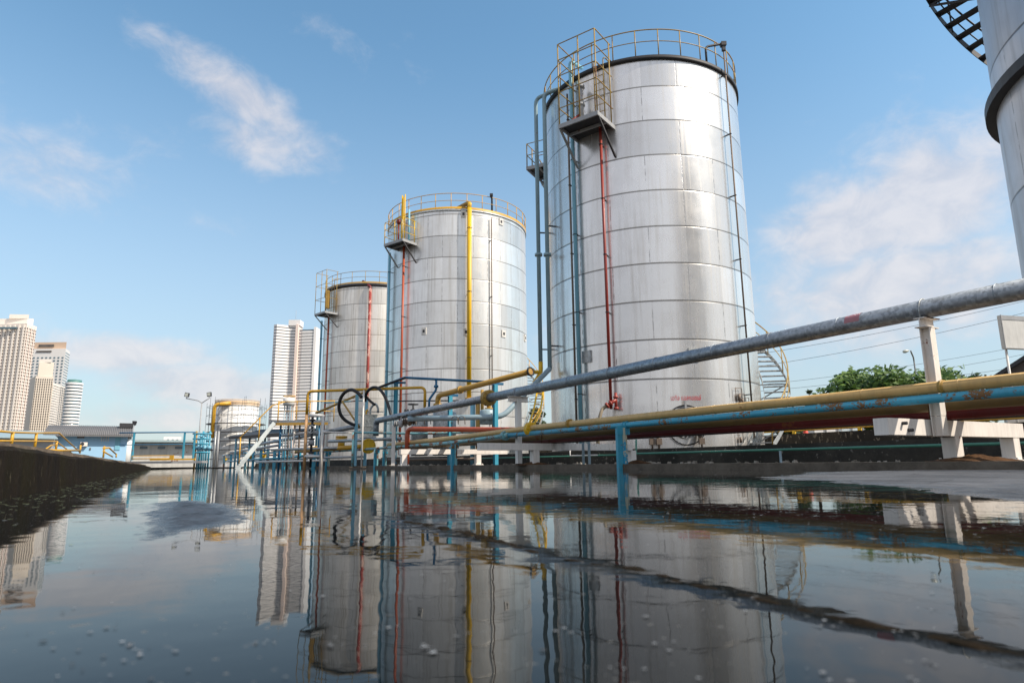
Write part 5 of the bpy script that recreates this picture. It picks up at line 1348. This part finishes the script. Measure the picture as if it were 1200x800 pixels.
b = MB(); p = PD(251.5, 474, d - 3); b.tube([V((p.x, p.y, PD(251, 513, d - 3).z)), V((p.x, p.y, p.z)), V((p.x + 1.8, p.y + .4, p.z + .2))], .22, 10, bend=.5); b.build('riser', M['yellow'], t)

# ------------------------------------------------------------------ lamps
d = 66
p = GD(230.5, d, 0); zt = PD(232, 471, d).z
t = thing('floodlight_mast', 'tall grey mast with two floodlights on a Y-shaped top', 'floodlight mast', V((p.x, p.y, .06)))
b = MB(); b.tube([V((p.x, p.y, .06)), V((p.x, p.y, zt))], .085, 10, r1=.06); b.build('mast', M['greypaint'], t)
for s, px, py in ((-1, 218, 466.5), (1, 246, 466)):
    e = PD(px, py, d); b = MB(); b.tube([V((p.x, p.y, zt - .1)), V((p.x + s * .35, d, zt + .15)), e], .05, 8, bend=.3); b.build('arm', M['greypaint'], t)
    q = PD(px + (1.2 if s < 0 else -.7), py - 4, d); b = MB(); b.box(q, (.42, .22, .42), (V((.96, 0, s * .15)).normalized(), V((0, 1, 0)), V((-s * .15, 0, .96)).normalized())); hd_ = b.build('floodlight', M['darksteel'], t)
    MB().box(q - V((0, .115, 0)), (.32, .02, .32)).build('lens', M['lens'], hd_)
    MB().cyl(V((q.x, q.y, q.z - .2)), V((q.x, q.y, PD(px, py, d).z)), .03, 6).build('bracket', M['darksteel'], hd_)
d = 78; p = GD(152.3, d, 0); zt = PD(153, 496, d).z
t = thing('lamp_post', 'single floodlight on a thin post right of the blue house', 'lamp post', V((p.x, p.y, .06)))
b = MB(); b.cyl(V((p.x, p.y, .06)), V((p.x, p.y, zt)), .045, 8); b.build('post', M['greypaint'], t)
b = MB(); b.add([V((p.x - .18, d - .1, zt - .1)), V((p.x + .1, d - .1, zt - .25)), V((p.x + .28, d - .1, zt + .28)), V((p.x - .22, d - .1, zt + .3)), V((p.x - .12, d + .2, zt - .05)), V((p.x + .1, d + .2, zt - .2)), V((p.x + .2, d + .2, zt + .2)), V((p.x - .15, d + .2, zt + .22))], [(0, 1, 2, 3), (7, 6, 5, 4), (0, 4, 5, 1), (1, 5, 6, 2), (2, 6, 7, 3), (3, 7, 4, 0)]); b.build('floodlight', M['darksteel'], t)
d = 62; q = GD(1086, d, 0); e = PD(1061, 411.5, d - 2); kz = PD(1086, 419, d).z
t = thing('street_lamp', 'curved arm street lamp beyond the trees at the right', 'street lamp', V((q.x, q.y, .05)))
b = MB(); b.tube([V((q.x, q.y, .05)), V((q.x, q.y, kz)), e + V((.5, 0, .02))], .07, 10, bend=.5); b.build('post', M['galvlight'], t)
b = MB(); b.lathe(V((0, 0, 0)), [(.02, -.3), (.13, -.2), (.17, 0), (.12, .25), (.03, .4)], 12); Mx = V((1, .1, .25)).to_track_quat('Z', 'Y').to_matrix(); b.v = [e + Mx @ p for p in b.v]; b.build('lamp_head', M['lens'], t)

# ------------------------------------------------------------------ right side background
t = thing('bund_wall', 'long black stained concrete bund wall behind the right tanks', 'wall', L(24.2, 20, .05))
zw = PV(930, 508, 24).z
b = MB(); b.box(L(24.2, 18, zw / 2), (.35, 72, zw), (VX, UX, Z)); b.build('wall', M['bund'], t)
b = MB(); b.tube([L(24.05, 54, zw + .13), L(24.05, -16, zw + .13)], .04, 8); b.build('rail', M['yellow'], t)
for k in range(24): q = L(24.05, -14 + k * 2.9, zw); MB().box(q + Z * .07, (.12, .1, .14), (UX, VX, Z)).build('rail_bracket', M['brightyel'], t)
def panelbox(px0, px1, py0, py1, d, lab, mat, name='container', cat='container', dep=1.2):
    a, c = PD(px0, py0, d), PD(px1, py1, d); t = thing(name, lab, cat, V(((a.x + c.x) / 2, d, .05)))
    b = MB(); b.box(V(((a.x + c.x) / 2, d + dep / 2, (a.z + .05) / 2)), (c.x - a.x, dep, a.z - .05)); b.build('body', mat, t)
    n = max(2, int((c.x - a.x) / .5)); b = MB()
    for k in range(n + 1): b.box(V((a.x + (c.x - a.x) * k / n, d - .02, (a.z + .1) / 2)), (.06, .06, a.z - .1))
    b.build('ribs', M['greypaint'], t); MB().box(V(((a.x + c.x) / 2, d + dep / 2, a.z + .02)), (c.x - a.x + .1, dep + .1, .06)).build('lid', M['greypaint'], t)
panelbox(953, 983, 500, 512, 36, 'white box container behind the bund wall, left one', M['towerwhite'])
panelbox(985, 1012, 496.5, 510, 37, 'pale blue box container behind the bund wall, right one', paint('pale_container', (.6, .7, .74), .1))
q = PD(944, 505, 33); b = MB(); b.lathe(q, [(.18, -.5), (.16, -.2), (.05, .15), (.02, .17)], 14); b.box(q - Z * .5, (.4, .4, .04)); single('traffic_cone', M['signred'], 'orange red cone behind the bund wall beside the white container', 'cone', b, q - Z * .5)
MB_ = MB()
# white sign box on a post
d = 22.0; a, c = PD(1168, 370, d), PD(1222, 408, d); post = GD(1199, d + .1, .05)
t = thing('sign_board', 'blank weathered white sign board on a white post at the right edge', 'sign', post)
zt_, zb_ = a.z, PD(1170, 409, d).z
b = MB(); b.box(V(((a.x + c.x) / 2, d, (zt_ + zb_) / 2)), (c.x - a.x, .14, zt_ - zb_)); bd = b.build('board', M['panel'], t)
b = MB()
b.box(V(((a.x + c.x) / 2, d - .075, zt_ - .08)), (c.x - a.x + .01, .02, .15)); b.box(V(((a.x + c.x) / 2, d - .075, zb_ + .02)), (c.x - a.x + .01, .02, .03)); b.box(V((a.x, d - .07, (zt_ + zb_) / 2)), (.02, .03, zt_ - zb_ + .02)); b.build('frame', M['greypaint'], bd)
b = MB(); b.cyl(post, V((post.x, post.y, zb_ + .05)), .04, 10); b.build('post', M['white'], t); turn(t, R_(14))
# gabled house behind
d = 42; e0 = PD(1169, 440, d); e1 = PD(1206, 404, d + 1.5); wdt = (e1.x - e0.x)
t = thing('house', 'house with a dark steep gable roof at the right edge', 'house', V((e1.x, d, .05)))
b = MB(); b.box(V((e1.x + .5, d + 5, e0.z / 2)), (wdt * 2 - .8, 9, e0.z)); b.build('wall', M['cream2'], t)
b = MB()
for s in (-1, 1):
    A = V((e1.x + s * wdt, d - .3, e0.z - .1)); P_ = V((e1.x, d - .3, e1.z)); b.add([A, P_, P_ + V((0, 11, 0)), A + V((0, 11, 0)), A - Z * .25, P_ - Z * .3, P_ + V((0, 11, -.3)), A + V((0, 11, -.25))], [(0, 1, 2, 3), (7, 6, 5, 4), (0, 4, 5, 1), (1, 5, 6, 2), (2, 6, 7, 3), (3, 7, 4, 0)])
b.build('roof', M['canopy'], t)
b = MB(); b.add([V((e1.x - wdt + .5, d + .3, e0.z)), V((e1.x + wdt - .5, d + .3, e0.z)), V((e1.x, d + .3, e1.z - .4))], [(0, 1, 2)]); b.add([V((e1.x - wdt + .5, d + .5, e0.z)), V((e1.x + wdt - .5, d + .5, e0.z)), V((e1.x, d + .5, e1.z - .4))], [(2, 1, 0)]); b.build('gable', M['wood'], t); turn(t, R_(-36))
# power pole and lines
d = 78; q = GD(1117, d, 0); zt_ = PD(1116, 434, d).z
t = thing('power_pole', 'concrete power pole with a short crossarm behind the trees', 'power pole', V((q.x, q.y, .05)))
b = MB(); b.box(V((q.x, q.y, zt_ / 2)), (.28, .24, zt_)); b.build('pole', M['kerbtop'], t)
b = MB(); b.box(V((q.x + .2, q.y - .1, zt_ - .3)), (1.9, .1, .1)); b.tube([V((q.x - .1, q.y, zt_ - 1.6)), V((q.x - .9, q.y, zt_ - .9)), V((q.x - 1.1, q.y, zt_ - .4))], .04, 6, bend=.3); arm = b.build('crossarm', M['wood'], t)
for dx in (-.6, .3, 1.0): MB().cyl(V((q.x + dx, q.y - .1, zt_ - .26)), V((q.x + dx, q.y - .1, zt_ + .05)), .06, 8).build('insulator', M['white'], arm)
for i, (xa, ya, xb, yb, dd, sag, lab) in enumerate(((760, 432, 1260, 338, 70, .8, 'topmost power line crossing the sky right of the largest tank'), (760, 446, 1260, 351, 70, .9, 'second power line from the top right of the largest tank'), (790, 459, 1230, 399, 84, .8, 'middle power line, just above the trees'), (790, 464, 1230, 409, 84, 1.0, 'fourth power line from the top, skimming the trees'), (1116, 440, 1290, 405, 78, .5, 'power line leaving the power pole for the right edge'), (1000, 455, 1290, 427, 90, 1.2, 'lower faint power line above the trees by the gable roof'), (1000, 462, 1290, 440, 90, 1.0, 'lowest faint power line by the gable roof'))):
    A, B = PD(xa, ya, dd), PD(xb, yb, dd - 6); b = MB(); b.tube([A.lerp(B, k / 24) - Z * (sag * 4 * (k / 24) * (1 - k / 24)) for k in range(25)], .02, 5)
    single('power_line', M['cable'], lab, 'power line', b, A, 'overhead power lines')

# ------------------------------------------------------------------ trees
def tree(px, d, top_py, wpx, label, mat='leaf', seed=0, nleaf=7000, blobs=20, group='trees behind the bund wall', z0=.05, lean=0):
    rnd = random.Random(seed); q = GD(px, d, 0); H = PD(px, top_py, d).z - z0; Wd = wpx / 760 * d / 2
    t = thing('tree', label, 'tree', V((q.x, q.y, z0)), group)
    b = MB(); ht = H * .5; b.tube([V((q.x, q.y, z0)), V((q.x + .1, q.y, z0 + ht * .5)), V((q.x - .05, q.y, z0 + ht))], .2, 10, r1=.12)
    cl = []
    for i in range(blobs):
        a = rnd.uniform(0, 6.283); r = Wd * rnd.uniform(.15, .82); zz = z0 + H * rnd.uniform(.42, .93) - (r / Wd) ** 2 * H * .2
        br = min(Wd * rnd.uniform(.2, .42), H * .25)
        c = V((q.x + r * math.cos(a), q.y + r * math.sin(a) * .8, min(zz, z0 + H - br * .75))); cl.append((c, br))
        b.tube([V((q.x - .02, q.y, z0 + ht * rnd.uniform(.6, 1))), V((q.x, q.y, z0 + ht)).lerp(c, .5) + Z * .1, c], .08, 6, r1=.02)
    b.build('trunk', M['bark'], t)
    b = MB(); ls = H * .028
    for i in range(nleaf):
        c, br = cl[rnd.randrange(len(cl))]
        v = V((rnd.gauss(0, 1), rnd.gauss(0, 1), rnd.gauss(0, 1))).normalized()
        rr = br * (rnd.random() ** .4) * (1 + .35 * mn.noise(v * 2.3 + c))
        p = c + V((v.x * rr, v.y * rr, v.z * rr * .75))
        u = V((rnd.gauss(0, 1), rnd.gauss(0, 1), rnd.gauss(0, .6))).normalized(); w_ = u.orthogonal().normalized(); s = ls * rnd.uniform(.6, 1.5)
        b.add([p - u * s, p + w_ * s * .55, p + u * s, p - w_ * s * .55], [(0, 1, 2, 3)])
    b.build('crown', M[mat], t)
tree(1005, 62, 429, 116, 'broad bright green tree left of the white I-beam post', seed=3)
tree(1088, 58, 422, 150, 'taller green tree directly behind the white I-beam post', seed=8)
tree(1128, 66, 433, 90, 'darker green tree right of the white I-beam post', 'leafdark', seed=12)
tree(957, 70, 449, 9, 'thin dark pointed tree left of the bright green tree', 'leafdark', seed=4, nleaf=900, blobs=7)
tree(930, 58, 460, 46, 'dark low tree behind the stair of the largest tank', 'leafdark', seed=21, nleaf=2500, blobs=8)
tree(632, 60, 470, 34, 'dark low tree glimpsed between the middle and largest tanks', 'leafdark', seed=31, nleaf=2500, blobs=8)
tree(51, 76, 503, 22, 'rounded dark green tree beside the blue house', 'leafdark', seed=41, nleaf=2600, blobs=8, group='trees by the blue house')

# ------------------------------------------------------------------ tower blocks far behind
def grid(t, poly_edges, z0, z1, rows, cols, ww, wh, mat, d_near, limit):
    # window boxes on the named wall edges: shared mesh per edge; the ones that show largest are parts, the rest one part of kind stuff
    out = []
    for (A, B, nc) in poly_edges:
        dx = (B - A); n = V((dx.y, -dx.x, 0)).normalized(); dn = dx.normalized()
        if n.dot(A + B) > 0: n = -n
        for c in range(nc):
            for r in range(rows):
                p = A + dx * ((c + .5) / nc); out.append((p, z0 + (z1 - z0) * (r + .5) / rows, dn, n, dx.length / nc))
    random.shuffle(out)
    meshes = {}
    m = MB()
    for i, (p, z, dn, n, cw) in enumerate(out):
        w_ = cw * ww
        if i < limit:
            key = (round(dn.x, 3), round(dn.y, 3), round(w_, 2))
            if key not in meshes:
                b = MB(); b.box(V((0, 0, 0)), (w_, .5, wh), (dn, n, Z)); o = b.build('window', mat, None); meshes[key] = o; o.parent = t; o.location = V((p.x, p.y, z)) - ORG[t.name] + n * .1
            else:
                o = meshes[key].copy(); col.objects.link(o); o.location = V((p.x, p.y, z)) - ORG[t.name] + n * .1
        else: m.box(V((p.x, p.y, z)) + n * .1, (w_, .5, wh), (dn, n, Z))
    if m.v: m.build('windows', mat, t, kind='stuff')
YM = 549
def gx(px, d):
    p = PD(px, YM, d); return V((p.x, p.y, 0))
# T1 cream block at the left edge
YM = 384
d = 540
zt = PD(5, 379, d).z; zc = PD(18, 369.5, d).z
A, B, C_ = gx(-30, d + 6), gx(31, d), gx(43, d + 14); D_ = gx(-40, d + 45); E_ = gx(38, d + 45)
t = thing('tower_block', 'tall cream apartment tower at the far left edge', 'tower block', V((B.x, B.y, 0)), 'apartment towers far behind')
b = MB(); b.prism([(p.x, p.y) for p in (A, B, C_, E_, D_)], -1, zt); b.build('wall', M['cream'], t)
b = MB(); p0, p1 = gx(-20, d + 12), gx(9, d + 10); q0 = gx(32, d + 8)
b.prism([(p0.x, p0.y), (q0.x - 4, p0.y), (q0.x, q0.y + 6), gx(31.5, d + 26)[:2], (p0.x - 8, d + 26)], zt, zc); b.prism([(p1.x, p1.y), (q0.x - 3, p1.y + 2), gx(29, p1.y + 12)[:2], gx(9, p1.y + 12)[:2]], zc, zc + 3.5); b.build('roof', M['creamrib'], t)
for k in range(11):                          # projecting ribs
    p = A.lerp(B, (k + .5) / 11 if k else .02); q = MB(); q.box(V((p.x, p.y - .1, zt / 2 - 1)), (1.5, 1.0, zt - 1)); q.build('rib', M['creamrib'], t)
for k in range(3): p = B.lerp(C_, (k + .5) / 3); q = MB(); q.box(V((p.x + .2, p.y - .3, zt / 2 - 1)), (.9, .9, zt - 1)); q.build('rib', M['pink'], t)
grid(t, [(A, B, 22)], 12, zt - 3, 40, 0, .3, 1.3, M['winddark'], d, 80)
grid(t, [(B, C_, 6)], 12, zt - 3, 40, 0, .4, 1.5, M['winddark'], d, 20)
MB().box(V((gx(2, d).x, d - .3, zt - 4)), (26, 1.2, 1.6)).build('sky_terrace', M['winglass'], t)
# T2 white and orange crowned block
YM = 410
d = 760
zt = PD(62, 408.5, d).z; A, B, C_ = gx(34, d), gx(77, d), gx(82.3, d + 20)
t = thing('tower_block', 'glass fronted white tower with an orange parapet', 'tower block', V((B.x, B.y, 0)), 'apartment towers far behind')
b = MB(); b.prism([(A.x, A.y), (B.x, B.y), (C_.x, C_.y), (C_.x - 16, d + 40), (A.x - 20, d + 40)], -1, zt); b.build('wall', M['towerwhite'], t)
b = MB(); q = gx(75, d); b.prism([(A.x, d + 3), (q.x, d + 3), gx(74, d + 30)[:2], (A.x - 15, d + 30)], zt, zt + 8.5); b.build('roof', M['orangeroof'], t)
MB().box(V((gx(52, d).x, d + 2.6, zt + 4.2)), (18, 1.2, 3)).build('roof_louvre', M['winddark'], t)
MB().box(V((gx(52, d).x, d - .2, zt - 3.2)), (18, 1, 1.8)).build('sky_terrace', M['winddark'], t)
grid(t, [(A, B, 9)], 20, zt - 9, 30, 0, .42, 1.5, M['winglass'], d, 80)
grid(t, [(B, C_, 4)], 20, zt - 3, 36, 0, .5, 1.4, M['winglass'], d, 20)
# T3 lower cream stepped block
YM = 433
d = 620
zt = PD(50, 424, d).z; z2 = PD(70, 433, d).z
L0, B, C_ = gx(32, d + 34), gx(43, d), gx(64, d + 4); D_ = gx(79, d + 40)
t = thing('tower_block', 'lower cream stepped tower in front, with stacked balconies', 'tower block', V((B.x, B.y, 0)), 'apartment towers far behind')
b = MB(); b.prism([(p.x, p.y) for p in (L0, B, C_, gx(60, d + 34))], -1, z2 - 6); b.prism([(p.x, p.y) for p in (gx(45, d + .5), C_ - V((1.5, -.5, 0)), gx(60, d + 22), gx(44, d + 22))], z2 - 6, zt); b.build('wall', M['cream2'], t)
b = MB(); b.prism([(p.x, p.y) for p in (C_ + V((.01, .3, 0)), D_, gx(76, d + 58), gx(61, d + 36))], -1, z2 - 12); b.build('wing', M['cream'], t)
b = MB(); b.prism([(p.x, p.y) for p in (gx(45, d + 1), gx(59, d + 3), gx(58, d + 16), gx(46, d + 16))], zt, zt + 3); b.build('roof', M['creamrib'], t)
grid(t, [(B, C_, 8)], 10, z2 - 8, 32, 0, .36, 1.5, M['winddark'], d, 60)
for r in range(30):
    z = 10 + (z2 - 24) * r / 29; p, q = C_ + V((0, .4, z)), D_ + V((-.5, 0, z)); MB().bar(p.lerp(q, .03) - V((.1, .5, 0)), q - V((.1, .5, 0)), 1.6, 1.2).build('balcony', M['creamrib'], t)
grid(t, [(C_, D_, 7)], 10, z2 - 13, 30, 0, .6, 1.4, M['winddark'], d, 40)
# T4 rounded white banded block
YM = 447
d = 700; cx = gx(87.5, d + 14); R = 8.6; zt = PD(87, 447, d).z
t = thing('tower_block', 'rounded white banded tower with a green domed roof', 'tower block', V((cx.x, cx.y, 0)), 'apartment towers far behind')
b = MB(); b.lathe(V((cx.x, cx.y, 0)), [(R - .8, -1), (R - .8, zt), (.05, zt + .1)], 36); b.build('wall', M['winglass'], t)
for r in range(26):
    z = zt - 1.8 - r * 3.55; b = MB(); b.lathe(V((cx.x, cx.y, 0)), [(R - .9, z), (R, z), (R, z + 2.0), (R - .9, z + 2.0)], 36, smooth=False); b.build('balcony', M['bandwhite'], t)
b = MB(); b.lathe(V((cx.x, cx.y, 0)), [(R * .8, zt), (R * .78, zt + 3.5), (.05, zt + 4.5)], 30); b.build('roof', M['greenroof'], t)
# T5 white tower with wavy balconies
d = 600
zt = PD(345, 380, d).z
X = lambda px: PD(px, 381, d).x
t = thing('tower_block', 'white tower with wavy balcony bands rising left of the far tank', 'tower block', V((X(345), d, 0)), 'apartment towers far behind')
prof = [(317, d + 14), (320.5, d + 2), (325, d), (331, d + 3), (337, d + 6.5), (345.2, d + 7)]
prof2 = [(348.4, d + 7), (353, d + 5.5), (360, d + 5), (366.8, d + 4.6)]
def wavy(mb, pr, z0, z1, out):
    pts = [V((X(px), y - out, 0)) for px, y in pr]; back = [V((X(px), d + 15.5, 0)) for px, y in (pr[-1], pr[0])]
    mb.prism([(p.x, p.y) for p in pts + back], z0, z1)
b = MB(); wavy(b, prof, -1, zt, 0); b.build('wall', M['towerglass'], t); b = MB(); wavy(b, prof2, -1, zt - 4, 0); b.build('wing', M['towerglass'], t)
b = MB(); b.prism([(X(345.3), d + 3.4), (X(348.3), d + 3.4), (X(348.3), d + 16), (X(345.3), d + 16)], -1, zt + 1); b.build('column', M['pink'], t)
b = MB(); b.prism([(X(366.9), d + 3.2), (X(369.8), d + 3.2), (X(369.8), d + 16), (X(366.9), d + 16)], -1, zt - 2); b.build('end_wall', M['bandwhite'], t)
b = MB(); b.prism([(X(336), d + 4.6), (X(349.5), d + 4.6), (X(349.5), d + 15), (X(336), d + 15)], zt, zt + 5.5); rr_ = b.build('roof', M['bandwhite'], t)
MB().cyl(V((X(342), d + 10, zt + 5)), V((X(342), d + 10, zt + 16)), .15, 6).build('mast', M['greypaint'], rr_)
nf = 43
for k in range(nf):
    z = zt - .9 - k * 2.94
    b = MB(); wavy(b, prof, z - 1.05, z + 1.05, .8); b.build('balcony', M['bandwhite'], t)
    if k > 1:
        b = MB(); wavy(b, prof2, z - .8, z + 1.3, .8); b.build('balcony', M['bandwhite'], t)
